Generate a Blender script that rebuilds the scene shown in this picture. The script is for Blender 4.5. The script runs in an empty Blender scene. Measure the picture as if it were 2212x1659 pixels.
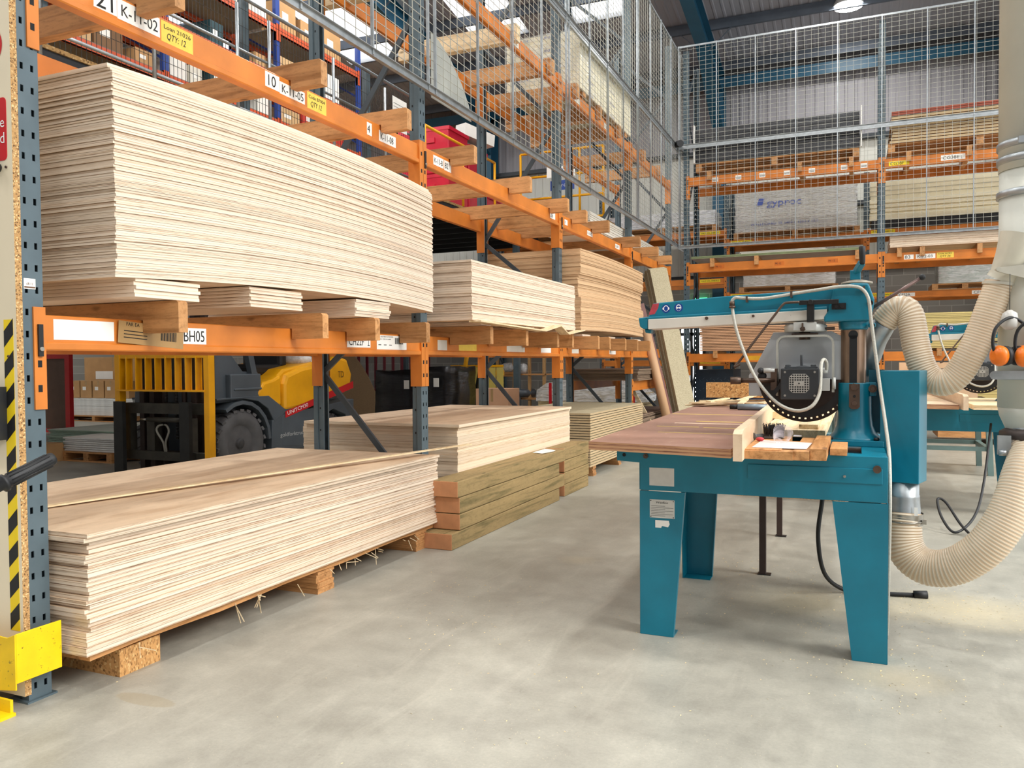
import bpy, math, random
from math import sin, cos, pi, radians as rad, sqrt
from mathutils import Vector as V, Matrix, Euler
random.seed(7)
SC = bpy.context.scene
COL = SC.collection

# ------------------------------------------------------------------ camera
_yaw, _pit, _rol = rad(23.21), rad(-1.51), rad(-.43)
_f = V((-sin(_yaw)*cos(_pit), cos(_yaw)*cos(_pit), sin(_pit)))
_r0 = V((cos(_yaw), sin(_yaw), 0)); _u0 = _r0.cross(_f)
_r = _r0*cos(_rol) + _u0*sin(_rol); _u = _r.cross(_f)
cd = bpy.data.cameras.new('camera'); cd.sensor_width = 36; cd.lens = 1739/2212*36
cd.clip_start = .05; cd.clip_end = 200
cam = bpy.data.objects.new('camera', cd); COL.objects.link(cam)
cam.matrix_world = Matrix(((_r.x, _u.x, -_f.x, 0), (_r.y, _u.y, -_f.y, 0), (_r.z, _u.z, -_f.z, 1.35), (0, 0, 0, 1)))
SC.camera = cam

# ------------------------------------------------------------------ light and exposure
wd = bpy.data.worlds.new('sky'); SC.world = wd; wd.use_nodes = True
wn = wd.node_tree.nodes['Background']
wn.inputs[0].default_value = (.92, .96, 1, 1); wn.inputs[1].default_value = 1.5
SC.view_settings.view_transform = 'Standard'; SC.view_settings.look = 'None'
SC.view_settings.gamma = 1; SC.view_settings.exposure = 0.34
SC.view_settings.use_curve_mapping = False
SC.cycles.use_denoising = True
SC.cycles.max_bounces = 8; SC.cycles.diffuse_bounces = 4; SC.cycles.transparent_max_bounces = 12
SC.cycles.sample_clamp_indirect = 6
SUN_E = 2.2
def sun_lamp():
    l = bpy.data.lights.new('sunlight', 'SUN'); l.energy = SUN_E; l.angle = rad(25); l.color = (1, .97, .92)
    o = bpy.data.objects.new('sunlight', l); COL.objects.link(o)
    o.rotation_euler = V((-.80, .12, -.58)).to_track_quat('-Z', 'Y').to_euler(); o.location = (12, 0, 10)
sun_lamp()
LAMP_E = 115

# ------------------------------------------------------------------ materials
MATS = {}
def newmat(name):
    m = bpy.data.materials.new(name); m.use_nodes = True
    nt = m.node_tree; b = nt.nodes['Principled BSDF']
    return m, nt, b
def N(nt, t, **kw):
    n = nt.nodes.new(t)
    for k, v in kw.items():
        if k.startswith('i_'): n.inputs[k[2:].replace('_', ' ')].default_value = v
        else: setattr(n, k, v)
    return n
def L(nt, a, ao, b, bi): nt.links.new(a.outputs[ao], b.inputs[bi])
def c4(c): return (c[0], c[1], c[2], 1)
def ramp(nt, stops):
    r = nt.nodes.new('ShaderNodeValToRGB'); e = r.color_ramp.elements
    while len(e) > 1: e.remove(e[-1])
    e[0].position = stops[0][0]; e[0].color = c4(stops[0][1])
    for p, c in stops[1:]:
        x = e.new(p); x.color = c4(c)
    return r
def srgb(h):
    h = h.lstrip('#'); o = []
    for i in (0, 2, 4):
        v = int(h[i:i+2], 16)/255; o.append(v/12.92 if v <= .04045 else ((v+.055)/1.055)**2.4)
    return tuple(o)
def coords(nt, kind='Object', scale=(1, 1, 1)):
    t = nt.nodes.new('ShaderNodeTexCoord'); m = nt.nodes.new('ShaderNodeMapping')
    m.inputs['Scale'].default_value = scale
    L(nt, t, kind, m, 'Vector'); return m
def bump(nt, b, src, out, strength=.3, dist=.01):
    bp = nt.nodes.new('ShaderNodeBump'); bp.inputs['Strength'].default_value = strength
    bp.inputs['Distance'].default_value = dist
    L(nt, src, out, bp, 'Height'); L(nt, bp, 'Normal', b, 'Normal')
def plain(name, col, rough=.5, metal=0, var=.12, scale=6, dirt=None, bmp=0):
    """painted or plain surface with mottling and optional wear"""
    if name in MATS: return MATS[name]
    c = srgb(col) if isinstance(col, str) else col
    m, nt, b = newmat(name)
    mp = coords(nt); nz = N(nt, 'ShaderNodeTexNoise'); nz.inputs['Scale'].default_value = scale; nz.inputs['Detail'].default_value = 5
    L(nt, mp, 0, nz, 'Vector')
    d = tuple(x*(1-var) for x in c); l = tuple(min(1, x*(1+var)) for x in c)
    rp = ramp(nt, [(.3, d), (.7, l)]); L(nt, nz, 'Fac', rp, 'Fac'); src = rp
    if dirt:
        n2 = N(nt, 'ShaderNodeTexNoise'); n2.inputs['Scale'].default_value = scale*4; n2.inputs['Detail'].default_value = 8; n2.inputs['Roughness'].default_value = .75
        L(nt, mp, 0, n2, 'Vector')
        r2 = ramp(nt, [(dirt[1], (0, 0, 0)), (dirt[1]+.06, (1, 1, 1))]); L(nt, n2, 'Fac', r2, 'Fac')
        mx = nt.nodes.new('ShaderNodeMixRGB'); L(nt, r2, 'Color', mx, 'Fac'); L(nt, rp, 'Color', mx, 'Color1')
        mx.inputs['Color2'].default_value = c4(srgb(dirt[0])); src = mx
    L(nt, src, 'Color', b, 'Base Color')
    b.inputs['Roughness'].default_value = rough; b.inputs['Metallic'].default_value = metal
    if bmp: bump(nt, b, nz, 'Fac', bmp, .004)
    MATS[name] = m; return m
def wood(name, base, dark, axis=0, rough=.6, knots=True, fine=1.0):
    """sawn timber: grain stretched along one object axis"""
    if name in MATS: return MATS[name]
    m, nt, b = newmat(name)
    sc = [26*fine, 26*fine, 26*fine]; sc[axis] = 1.6
    mp = coords(nt, 'Object', sc); oi = nt.nodes.new('ShaderNodeObjectInfo')
    ad = N(nt, 'ShaderNodeVectorMath', operation='ADD'); L(nt, mp, 0, ad, 0)
    ml = N(nt, 'ShaderNodeMath', operation='MULTIPLY'); ml.inputs[1].default_value = 37; L(nt, oi, 'Random', ml, 0)
    L(nt, ml, 0, ad, 1)
    nz = N(nt, 'ShaderNodeTexNoise'); nz.inputs['Scale'].default_value = 1; nz.inputs['Detail'].default_value = 6; nz.inputs['Distortion'].default_value = .6
    L(nt, ad, 0, nz, 'Vector')
    rp = ramp(nt, [(.3, srgb(dark)), (.5, srgb(base)), (.72, tuple(min(1, x*1.1) for x in srgb(base)))])
    L(nt, nz, 'Fac', rp, 'Fac')
    st = [60*fine, 60*fine, 60*fine]; st[axis] = 14
    m3 = coords(nt, 'Object', st); n3 = N(nt, 'ShaderNodeTexNoise'); n3.inputs['Scale'].default_value = 1; n3.inputs['Detail'].default_value = 8; n3.inputs['Roughness'].default_value = .8
    L(nt, m3, 0, n3, 'Vector'); r3 = ramp(nt, [(.36, (.68, .66, .62)), (.5, (1, 1, 1)), (.7, (1.07, 1.07, 1.07))]); L(nt, n3, 'Fac', r3, 'Fac')
    x3 = N(nt, 'ShaderNodeMixRGB', blend_type='MULTIPLY'); x3.inputs['Fac'].default_value = .8 if knots else .3; L(nt, rp, 'Color', x3, 'Color1'); L(nt, r3, 'Color', x3, 'Color2'); rp = x3
    hs = nt.nodes.new('ShaderNodeHueSaturation'); L(nt, rp, 'Color', hs, 'Color')
    mr = N(nt, 'ShaderNodeMapRange'); mr.inputs['To Min'].default_value = .84; mr.inputs['To Max'].default_value = 1.12
    L(nt, oi, 'Random', mr, 'Value'); L(nt, mr, 0, hs, 'Value'); src = hs
    if knots:
        s2 = [7, 7, 7]; s2[axis] = 3
        m2 = coords(nt, 'Object', s2); vo = N(nt, 'ShaderNodeTexVoronoi'); vo.inputs['Scale'].default_value = 1; L(nt, m2, 0, vo, 'Vector')
        r2 = ramp(nt, [(.05, (1, 1, 1)), (.13, (0, 0, 0))]); L(nt, vo, 'Distance', r2, 'Fac')
        mx = nt.nodes.new('ShaderNodeMixRGB'); L(nt, r2, 'Color', mx, 'Fac'); L(nt, hs, 'Color', mx, 'Color1')
        mx.inputs['Color2'].default_value = c4(tuple(x*.45 for x in srgb(dark))); src = mx
    L(nt, src, 'Color', b, 'Base Color'); b.inputs['Roughness'].default_value = rough
    bump(nt, b, nz, 'Fac', .25, .003)
    MATS[name] = m; return m
def plyedge(name, light, mid, dark, layers=6, dens=.46):
    """laminated sheet edge: UV u along the edge in metres, v 0..1 through the thickness"""
    if name in MATS: return MATS[name]
    m, nt, b = newmat(name)
    tc = nt.nodes.new('ShaderNodeTexCoord'); oi = nt.nodes.new('ShaderNodeObjectInfo')
    sp = nt.nodes.new('ShaderNodeSeparateXYZ'); L(nt, tc, 'UV', sp, 0)
    rs = N(nt, 'ShaderNodeMath', operation='MULTIPLY'); rs.inputs[1].default_value = 53; L(nt, oi, 'Random', rs, 0)
    vl = N(nt, 'ShaderNodeMath', operation='MULTIPLY'); vl.inputs[1].default_value = layers; L(nt, sp, 'Y', vl, 0)
    fl = N(nt, 'ShaderNodeMath', operation='FLOOR'); L(nt, vl, 0, fl, 0)
    # a random tone for each ply
    cb = nt.nodes.new('ShaderNodeCombineXYZ'); L(nt, fl, 0, cb, 'X'); L(nt, rs, 0, cb, 'Y')
    wn_ = N(nt, 'ShaderNodeTexWhiteNoise'); L(nt, cb, 0, wn_, 'Vector')
    # streaks along the edge
    u2 = N(nt, 'ShaderNodeMath', operation='MULTIPLY'); u2.inputs[1].default_value = 5; L(nt, sp, 'X', u2, 0)
    v2 = N(nt, 'ShaderNodeMath', operation='ADD'); L(nt, vl, 0, v2, 0); L(nt, rs, 0, v2, 1)
    c2 = nt.nodes.new('ShaderNodeCombineXYZ'); L(nt, u2, 0, c2, 'X'); L(nt, v2, 0, c2, 'Y')
    nz = N(nt, 'ShaderNodeTexNoise'); nz.inputs['Scale'].default_value = 1.3; nz.inputs['Detail'].default_value = 6; nz.inputs['Roughness'].default_value = .7
    L(nt, c2, 0, nz, 'Vector')
    mx = N(nt, 'ShaderNodeMath', operation='MULTIPLY_ADD'); mx.inputs[1].default_value = .42
    L(nt, wn_, 'Value', mx, 0); L(nt, nz, 'Fac', mx, 2)
    rp = ramp(nt, [(dens, srgb(dark)), (dens+.1, srgb(mid)), (dens+.28, srgb(light))])
    L(nt, mx, 0, rp, 'Fac')
    hs = nt.nodes.new('ShaderNodeHueSaturation'); L(nt, rp, 'Color', hs, 'Color')
    mr = N(nt, 'ShaderNodeMapRange'); mr.inputs['To Min'].default_value = .88; mr.inputs['To Max'].default_value = 1.06
    L(nt, oi, 'Random', mr, 'Value'); L(nt, mr, 0, hs, 'Value')
    L(nt, hs, 'Color', b, 'Base Color'); b.inputs['Roughness'].default_value = .75
    bump(nt, b, nz, 'Fac', .2, .002)
    MATS[name] = m; return m
def flecks(name, base, dark, light, scale=60, rough=.8, stretch=(1, 1, 1)):
    """chipboard, strand board, cork-like boards"""
    if name in MATS: return MATS[name]
    m, nt, b = newmat(name); mp = coords(nt, 'Object', stretch)
    vo = N(nt, 'ShaderNodeTexVoronoi'); vo.inputs['Scale'].default_value = scale; L(nt, mp, 0, vo, 'Vector')
    sp = nt.nodes.new('ShaderNodeSeparateColor'); L(nt, vo, 'Color', sp, 0)
    rp = ramp(nt, [(.0, srgb(dark)), (.35, srgb(base)), (.8, srgb(base)), (1, srgb(light))]); L(nt, sp, 0, rp, 'Fac')
    L(nt, rp, 'Color', b, 'Base Color'); b.inputs['Roughness'].default_value = rough
    bump(nt, b, sp, 0, .3, .003); MATS[name] = m; return m
def wrap(name, col=(.85, .87, .88), alpha=.35, scale=(5, 5, 22)):
    """stretch film with creases: partly see-through and shiny"""
    if name in MATS: return MATS[name]
    m, nt, b = newmat(name); mp = coords(nt, 'Object', scale)
    nz = N(nt, 'ShaderNodeTexNoise'); nz.inputs['Scale'].default_value = 1; nz.inputs['Detail'].default_value = 5; nz.inputs['Distortion'].default_value = 1.5
    L(nt, mp, 0, nz, 'Vector')
    mr = N(nt, 'ShaderNodeMapRange'); mr.inputs['From Min'].default_value = .35; mr.inputs['From Max'].default_value = .7
    mr.inputs['To Min'].default_value = max(0, alpha-.25); mr.inputs['To Max'].default_value = min(1, alpha+.3); L(nt, nz, 'Fac', mr, 'Value')
    L(nt, mr, 0, b, 'Alpha'); b.inputs['Base Color'].default_value = c4(col); b.inputs['Roughness'].default_value = .18
    bump(nt, b, nz, 'Fac', .5, .01); MATS[name] = m; return m
def glow(name, col, s):
    if name in MATS: return MATS[name]
    m, nt, b = newmat(name); b.inputs['Base Color'].default_value = c4(col)
    b.inputs['Emission Color'].default_value = c4(col); b.inputs['Emission Strength'].default_value = s
    MATS[name] = m; return m

def concrete_floor():
    m, nt, b = newmat('concrete floor'); mp = coords(nt)
    def nz(s, d=6, r=.6, dist=0, src=mp):
        n = N(nt, 'ShaderNodeTexNoise'); n.inputs['Scale'].default_value = s; n.inputs['Detail'].default_value = d
        n.inputs['Roughness'].default_value = r; n.inputs['Distortion'].default_value = dist; L(nt, src, 0, n, 'Vector'); return n
    a = nz(1.1, 8, .62, .4); r1 = ramp(nt, [(.28, srgb('#939086')), (.5, srgb('#a6a399')), (.72, srgb('#b4b1a6'))]); L(nt, a, 'Fac', r1, 'Fac')
    g = nz(5, 8, .7); r2 = ramp(nt, [(.3, (.78, .78, .77)), (.7, (1.1, 1.1, 1.08))]); L(nt, g, 'Fac', r2, 'Fac')
    m1 = N(nt, 'ShaderNodeMixRGB', blend_type='MULTIPLY'); m1.inputs['Fac'].default_value = .85; L(nt, r1, 'Color', m1, 'Color1'); L(nt, r2, 'Color', m1, 'Color2')
    # directional trowel and tyre smears
    ms = coords(nt, 'Object', (2.2, .45, 1)); s = nz(3, 6, .7, .8, ms); r3 = ramp(nt, [(.52, (0, 0, 0)), (.85, (.5, .5, .5))]); L(nt, s, 'Fac', r3, 'Fac')
    m2 = N(nt, 'ShaderNodeMixRGB'); L(nt, r3, 'Color', m2, 'Fac'); L(nt, m1, 'Color', m2, 'Color1'); m2.inputs['Color2'].default_value = c4(srgb('#c4c0b3'))
    # dark scuffs
    k = nz(14, 9, .85, .3); r4 = ramp(nt, [(.6, (0, 0, 0)), (.72, (.6, .6, .6))]); L(nt, k, 'Fac', r4, 'Fac')
    m3 = N(nt, 'ShaderNodeMixRGB'); L(nt, r4, 'Color', m3, 'Fac'); L(nt, m2, 'Color', m3, 'Color1'); m3.inputs['Color2'].default_value = c4(srgb('#6f6c64'))
    # sawdust: pale specks, thicker near the saw
    d = N(nt, 'ShaderNodeTexVoronoi'); d.inputs['Scale'].default_value = 45; L(nt, mp, 0, d, 'Vector')
    r5 = ramp(nt, [(.05, (1, 1, 1)), (.1, (0, 0, 0))]); L(nt, d, 'Distance', r5, 'Fac')
    z = nz(1.4, 4, .6); r6 = ramp(nt, [(.45, (0, 0, 0)), (.62, (1, 1, 1))]); L(nt, z, 'Fac', r6, 'Fac')
    mm = N(nt, 'ShaderNodeMixRGB', blend_type='MULTIPLY'); mm.inputs['Fac'].default_value = 1; L(nt, r5, 'Color', mm, 'Color1'); L(nt, r6, 'Color', mm, 'Color2')
    m4 = N(nt, 'ShaderNodeMixRGB'); L(nt, mm, 'Color', m4, 'Fac'); L(nt, m3, 'Color', m4, 'Color1'); m4.inputs['Color2'].default_value = c4(srgb('#dccfae'))
    f9 = nz(70, 6, .8); r9 = ramp(nt, [(.3, (.84, .84, .83)), (.68, (1.09, 1.09, 1.07))]); L(nt, f9, 'Fac', r9, 'Fac')
    m9 = N(nt, 'ShaderNodeMixRGB', blend_type='MULTIPLY'); m9.inputs['Fac'].default_value = .8; L(nt, m4, 'Color', m9, 'Color1'); L(nt, r9, 'Color', m9, 'Color2'); m4 = m9
    # dusty patches swept out below the saw, where the chips fall
    src = m4
    for (px_, py_, rx, ry, st) in ((.55, 4.9, .9, .6, .55), (-.15, 4.75, .8, .5, .35), (.15, 3.75, .4, .3, .3), (-1.75, 5.2, .25, .2, .2), (-2.64, 2.37, .2, .06, .55)):
        mq = nt.nodes.new('ShaderNodeMapping'); tq = nt.nodes.new('ShaderNodeTexCoord'); L(nt, tq, 'Object', mq, 'Vector')
        mq.inputs['Scale'].default_value = (1/rx, 1/ry, 1); mq.inputs['Location'].default_value = (-px_/rx, -py_/ry, 0)
        gr = N(nt, 'ShaderNodeTexGradient', gradient_type='SPHERICAL'); L(nt, mq, 0, gr, 'Vector')
        nq = nz(38, 9, .9); mu = N(nt, 'ShaderNodeMath', operation='MULTIPLY'); L(nt, gr, 'Fac', mu, 0); L(nt, nq, 'Fac', mu, 1)
        rq = ramp(nt, [(.16, (0, 0, 0)), (.30, (st*.5, st*.5, st*.5)), (.5, (st, st, st))] if rx > .22 else [(.1, (0, 0, 0)), (.14, (st, st, st))]); L(nt, mu, 0, rq, 'Fac')
        mx = N(nt, 'ShaderNodeMixRGB'); L(nt, rq, 'Color', mx, 'Fac'); L(nt, src, 'Color', mx, 'Color1'); mx.inputs['Color2'].default_value = c4(srgb('#dccca6' if rx > .22 else '#9a8f78')); src = mx
    L(nt, src, 'Color', b, 'Base Color')
    rr = N(nt, 'ShaderNodeMapRange'); rr.inputs['To Min'].default_value = .28; rr.inputs['To Max'].default_value = .6; L(nt, g, 'Fac', rr, 'Value'); L(nt, rr, 0, b, 'Roughness')
    bump(nt, b, g, 'Fac', .08, .004); return m
def block_wall():
    m, nt, b = newmat('concrete blocks'); mp = coords(nt); mp.inputs['Rotation'].default_value = (rad(90), 0, 0)
    t = N(nt, 'ShaderNodeTexBrick'); L(nt, mp, 0, t, 'Vector')
    t.inputs['Color1'].default_value = c4(srgb('#a5a199')); t.inputs['Color2'].default_value = c4(srgb('#928e87')); t.inputs['Mortar'].default_value = c4(srgb('#bcb8b0'))
    t.inputs['Scale'].default_value = 1; t.inputs['Brick Width'].default_value = .45; t.inputs['Row Height'].default_value = .225; t.inputs['Mortar Size'].default_value = .008
    L(nt, t, 'Color', b, 'Base Color'); b.inputs['Roughness'].default_value = .9
    bump(nt, b, t, 'Fac', .3, .005); return m

TEAL = plain('teal machine paint', '#08738a', .33, 0, .13, 5, ('#4f9fac', .70))
GREYBLUE = plain('grey blue upright paint', '#56656c', .4, .1, .16, 5, ('#39444a', .66))
GALV = plain('galvanised steel', '#a9aeb0', .38, .75, .18, 14)
WIRE = plain('galvanised wire', '#b0afa4', .5, .3, .1, 14)
ORANGE = plain('orange beam paint', '#cc782c', .45, 0, .16, 4, ('#7d4520', .66))
REDORG = plain('red orange beam paint', '#c9532a', .45, 0, .10, 7)
BLUEUP = plain('deep blue paint', '#233f8a', .5)
TIM_X = wood('sawn timber along x', '#c48f5a', '#9d6a38', 0)
TIM_Y = wood('sawn timber along y', '#c48f5a', '#9d6a38', 1)
TIM_Z = wood('sawn timber along z', '#c49a66', '#9c6d3c', 2)
PALE_X = wood('pale timber along x', '#e2cba4', '#c6a678', 0)
PALE_Y = wood('pale timber along y', '#e2cba4', '#c6a678', 1)
PLYFACE = wood('plywood face', '#dcc1a2', '#c9a988', 1, .55, False, .35)
PLYEDGE = plyedge('plywood edge', '#ecd9c3', '#d8bea1', '#8d6d55', 6, .475)
PLYEDGE2 = plyedge('plywood edge plain', '#ecd7bb', '#dbbf9c', '#ad8862', 3, .36)
MDFEDGE = plyedge('board edge', '#cdb48c', '#b99c72', '#8a6d48', 2, .36)
CHIP = flecks('chipboard', '#c9a36d', '#7c5630', '#ead1a4', 160)
CHIPF = flecks('chipboard face', '#b7ab8c', '#a2967a', '#c8bd9f', 120)
OSB = flecks('strand board', '#c79459', '#865c30', '#ddb97f', 95, .7, (1, 2.2, 1))
CREAM = plain('cream board face', '#e9dcc0', .55, 0, .03, 3)
WHITE = plain('white board', '#eeeae2', .6, 0, .05, 5)
OFFW = plain('off white paper', '#ded9cc', .6, 0, .06, 8)
BLACK = plain('black rubber', '#17181a', .55, 0, .25, 8)
DARK = plain('dark steel', '#2b2a29', .4, .5, .25, 9)
BROWNST = plain('oily brown steel', '#5b4a3f', .4, .6, .25, 12)
STEEL = plain('bare steel', '#a8a49b', .3, .85, .15, 10)
LGREY = plain('light grey casting paint', '#b9bab5', .45, .1, .08, 9, ('#7c7669', .72))
YELLOW = plain('yellow machine paint', '#e9a50c', .35, 0, .08, 4)
YELLOW2 = plain('scuffed yellow guard paint', '#efc500', .45, 0, .12, 9, ('#5c4f14', .60))
HAZ_Y = plain('hazard yellow', '#f2d21a', .5, 0, .05)
RED = plain('red paint', '#c4141c', .45, 0, .08)
MAROON = plain('maroon paint', '#6b1525', .35, 0, .1)
FGREY = plain('forklift grey paint', '#4d555c', .4, 0, .1, 4)
CARD = plain('cardboard', '#b98f5f', .8, 0, .08, 5)
PAPER = plain('white label paper', '#f1efe8', .5, 0, .03)
YPAPER = plain('yellow label paper', '#e3c34d', .6, 0, .08, 20)
INK = plain('black ink', '#101010', .6, 0, .05)
BLUEINK = plain('blue ink', '#1b3f9a', .5, 0, .05)
PAINTW = plain('white lettering', '#f3f3f0', .5, 0, .03)
BLUEST = plain('dark blue column paint', '#16506a', .45, 0, .08, 3)
FILM = wrap('clear stretch film')
FILMW = wrap('milky stretch film', (.9, .9, .9), .55)
FILMB = wrap('black stretch film', (.01, .01, .012), .95, (4, 4, 30))
RBIN = plain('red plastic', '#c01430', .35, 0, .08)
GREENST = plain('grey green stand paint', '#6d8480', .5, 0, .12)

# ------------------------------------------------------------------ geometry
class MB:
    """collects shapes and links them as one mesh object"""
    def __init__(s, o=(0, 0, 0)):
        s.v = []; s.f = []; s.m = []; s.sm = []; s.uv = {}; s.o = V(o); s.T = None
    def _add(s, vs, fs, mi=0, smooth=False, uvs=None):
        n = len(s.v)
        for p in vs:
            p = V(p)
            if s.T is not None: p = s.T @ p
            s.v.append(p - s.o)
        for i, f in enumerate(fs):
            if uvs: s.uv[len(s.f)] = uvs[i]
            s.f.append([n+k for k in f]); s.m.append(mi); s.sm.append(smooth)
        return s
    def box(s, x0, x1, y0, y1, z0, z1, mi=0):
        if x0 > x1: x0, x1 = x1, x0
        if y0 > y1: y0, y1 = y1, y0
        if z0 > z1: z0, z1 = z1, z0
        return s._add([(x0, y0, z0), (x1, y0, z0), (x1, y1, z0), (x0, y1, z0), (x0, y0, z1), (x1, y0, z1), (x1, y1, z1), (x0, y1, z1)],
                      [(0, 3, 2, 1), (4, 5, 6, 7), (0, 1, 5, 4), (1, 2, 6, 5), (2, 3, 7, 6), (3, 0, 4, 7)], mi)
    def bar(s, p, q, w, h, mi=0, up=(0, 0, 1)):
        """square bar from p to q, w across, h along up"""
        p, q = V(p), V(q); d = (q-p).normalized(); u = V(up)
        if abs(d.dot(u)) > .95: u = V((1, 0, 0))
        a = d.cross(u).normalized()*w/2; b = a.cross(d).normalized()*h/2
        vs = [p-a-b, p+a-b, p+a+b, p-a+b, q-a-b, q+a-b, q+a+b, q-a+b]
        return s._add(vs, [(0, 1, 2, 3), (7, 6, 5, 4), (0, 4, 5, 1), (1, 5, 6, 2), (2, 6, 7, 3), (3, 7, 4, 0)], mi)
    def prism(s, poly, axis, a0, a1, mi=0, mend=None, smooth=False):
        """poly in the two other axes (in order), extruded along axis 0/1/2"""
        n = len(poly)
        def P(p, a):
            l = [p[0], p[1]]; l.insert(axis, a); return tuple(l)
        vs = [P(p, a0) for p in poly] + [P(p, a1) for p in poly]
        s._add(vs, [(i, (i+1) % n, n+(i+1) % n, n+i) for i in range(n)], mi, smooth)
        k = len(s.v)-2*n
        s.f.append([k+i for i in range(n)][::-1]); s.f.append([k+n+i for i in range(n)])
        e = mi if mend is None else mend
        s.m += [e, e]; s.sm += [False, False]
        return s
    def cyl(s, p, q, r, r2=None, n=16, mi=0, cap=True):
        return s.tube([p, q], [r, r if r2 is None else r2], n, mi, cap)
    def tube(s, pts, r, n=10, mi=0, cap=True, mfun=None):
        pts = [V(p) for p in pts]; k = len(pts)
        R = r if isinstance(r, (list, tuple)) else [r]*k
        vs = []; d0 = (pts[1]-pts[0]).normalized()
        u = d0.orthogonal().normalized(); prev = d0
        for i, p in enumerate(pts):
            d = (pts[min(i+1, k-1)]-pts[max(i-1, 0)])
            d = d.normalized() if d.length > 1e-9 else prev
            ax = prev.cross(d)
            if ax.length > 1e-7: u = Matrix.Rotation(prev.angle(d), 3, ax.normalized()) @ u
            prev = d; w = d.cross(u).normalized()
            for j in range(n):
                a = 2*pi*j/n; vs.append(p + (u*cos(a)+w*sin(a))*R[i])
        b = len(s.f)
        s._add(vs, [(i*n+j, i*n+(j+1) % n, (i+1)*n+(j+1) % n, (i+1)*n+j) for i in range(k-1) for j in range(n)], mi, True)
        if mfun:
            for i in range(k-1):
                for j in range(n): s.m[b+i*n+j] = mfun(i)
        if cap:
            q = len(s.v)-k*n
            s.f.append([q+j for j in range(n)][::-1]); s.f.append([q+(k-1)*n+j for j in range(n)]); s.m += [mi, mi]; s.sm += [False, False]
        return s
    def lathe(s, c, prof, n=24, axis=2, mi=0):
        """prof: (radius, height) pairs; closed at both ends"""
        ax = V([1 if i == axis else 0 for i in range(3)]); c = V(c)
        return s.tube([c+ax*h for r, h in prof], [max(r, 1e-4) for r, h in prof], n, mi) if False else s._lathe(c, prof, n, axis, mi)
    def _lathe(s, c, prof, n, axis, mi):
        vs = []
        for r, h in prof:
            for j in range(n):
                a = 2*pi*j/n; l = [cos(a)*r, sin(a)*r]; l.insert(axis, h); vs.append(c+V(l))
        k = len(prof)
        s._add(vs, [(i*n+j, i*n+(j+1) % n, (i+1)*n+(j+1) % n, (i+1)*n+j) for i in range(k-1) for j in range(n)], mi, True)
        q = len(s.v)-k*n
        s.f.append([q+j for j in range(n)][::-1]); s.f.append([q+(k-1)*n+j for j in range(n)]); s.m += [mi, mi]; s.sm += [False, False]
        return s
    def ball(s, c, r, mi=0, n=12, sc=(1, 1, 1)):
        c = V(c); vs = []; fs = []
        for i in range(1, n):
            t = pi*i/n
            for j in range(2*n):
                a = pi*j/n; vs.append(c+V((sin(t)*cos(a)*r*sc[0], sin(t)*sin(a)*r*sc[1], cos(t)*r*sc[2])))
        w = 2*n; fs = [(i*w+j, i*w+(j+1) % w, (i+1)*w+(j+1) % w, (i+1)*w+j) for i in range(n-2) for j in range(w)]
        vs += [c+V((0, 0, r*sc[2])), c-V((0, 0, r*sc[2]))]; a = (n-1)*w
        fs += [(a, (j+1) % w, j) for j in range(w)] + [(a+1, (n-2)*w+j, (n-2)*w+(j+1) % w) for j in range(w)]
        return s._add(vs, fs, mi, True)
    def text(s, txt, org, U, W, h, mi=0, width=None, lift=.0012, slant=0):
        """lettering lying on a face: org lower left, U right, W up, h cap height"""
        vs, fs, w = glyphs(txt); U, W, org = V(U).normalized(), V(W).normalized(), V(org); n = U.cross(W)
        kx = h if width is None else width/max(w, 1e-6)
        return s._add([org+U*(x*kx+slant*y*h)+W*(y*h)+n*lift for x, y in vs], fs, mi)
    def quad(s, org, U, W, w, h, mi=0, lift=0.0, t=.0008):
        """thin plate standing on a face"""
        U, W, org = V(U).normalized(), V(W).normalized(), V(org); n = U.cross(W); o = org+n*lift
        a = [o, o+U*w, o+U*w+W*h, o+W*h]; b = [p+n*t for p in a]
        return s._add(a+b, [(3, 2, 1, 0), (4, 5, 6, 7), (0, 1, 5, 4), (1, 2, 6, 5), (2, 3, 7, 6), (3, 0, 4, 7)], mi)
    def build(s, name, mats, parent=None, bevel=0, loc=None, weld=False):
        me = bpy.data.meshes.new(name)
        me.from_pydata([tuple(p) for p in s.v], [], s.f)
        if not isinstance(mats, (list, tuple)): mats = [mats]
        for m in mats: me.materials.append(m)
        me.polygons.foreach_set('material_index', s.m); me.polygons.foreach_set('use_smooth', s.sm)
        if s.uv:
            ul = me.uv_layers.new(name='UVMap')
            for pi_, uv in s.uv.items():
                for li, c in zip(me.polygons[pi_].loop_indices, uv): ul.data[li].uv = c
        me.update(); o = bpy.data.objects.new(name, me); COL.objects.link(o)
        if parent: o.parent = parent
        if loc is not None: o.location = loc
        if bevel:
            b = o.modifiers.new('bevel', 'BEVEL'); b.width = bevel; b.segments = 2; b.limit_method = 'ANGLE'; b.angle_limit = rad(50)
        return o
_G = {}
def glyphs(t):
    if t in _G: return _G[t]
    c = bpy.data.curves.new('t', 'FONT'); c.body = t; c.size = 1; c.resolution_u = 3
    o = bpy.data.objects.new('t', c); COL.objects.link(o); dg = bpy.context.evaluated_depsgraph_get(); dg.update()
    me = o.evaluated_get(dg).to_mesh(); vs = [(v.co.x/.69, v.co.y/.69) for v in me.vertices]; fs = [list(p.vertices) for p in me.polygons]
    o.evaluated_get(dg).to_mesh_clear(); bpy.data.objects.remove(o); bpy.data.curves.remove(c)
    w = max([x for x, y in vs]+[.01]); _G[t] = (vs, fs, w); return _G[t]

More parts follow.
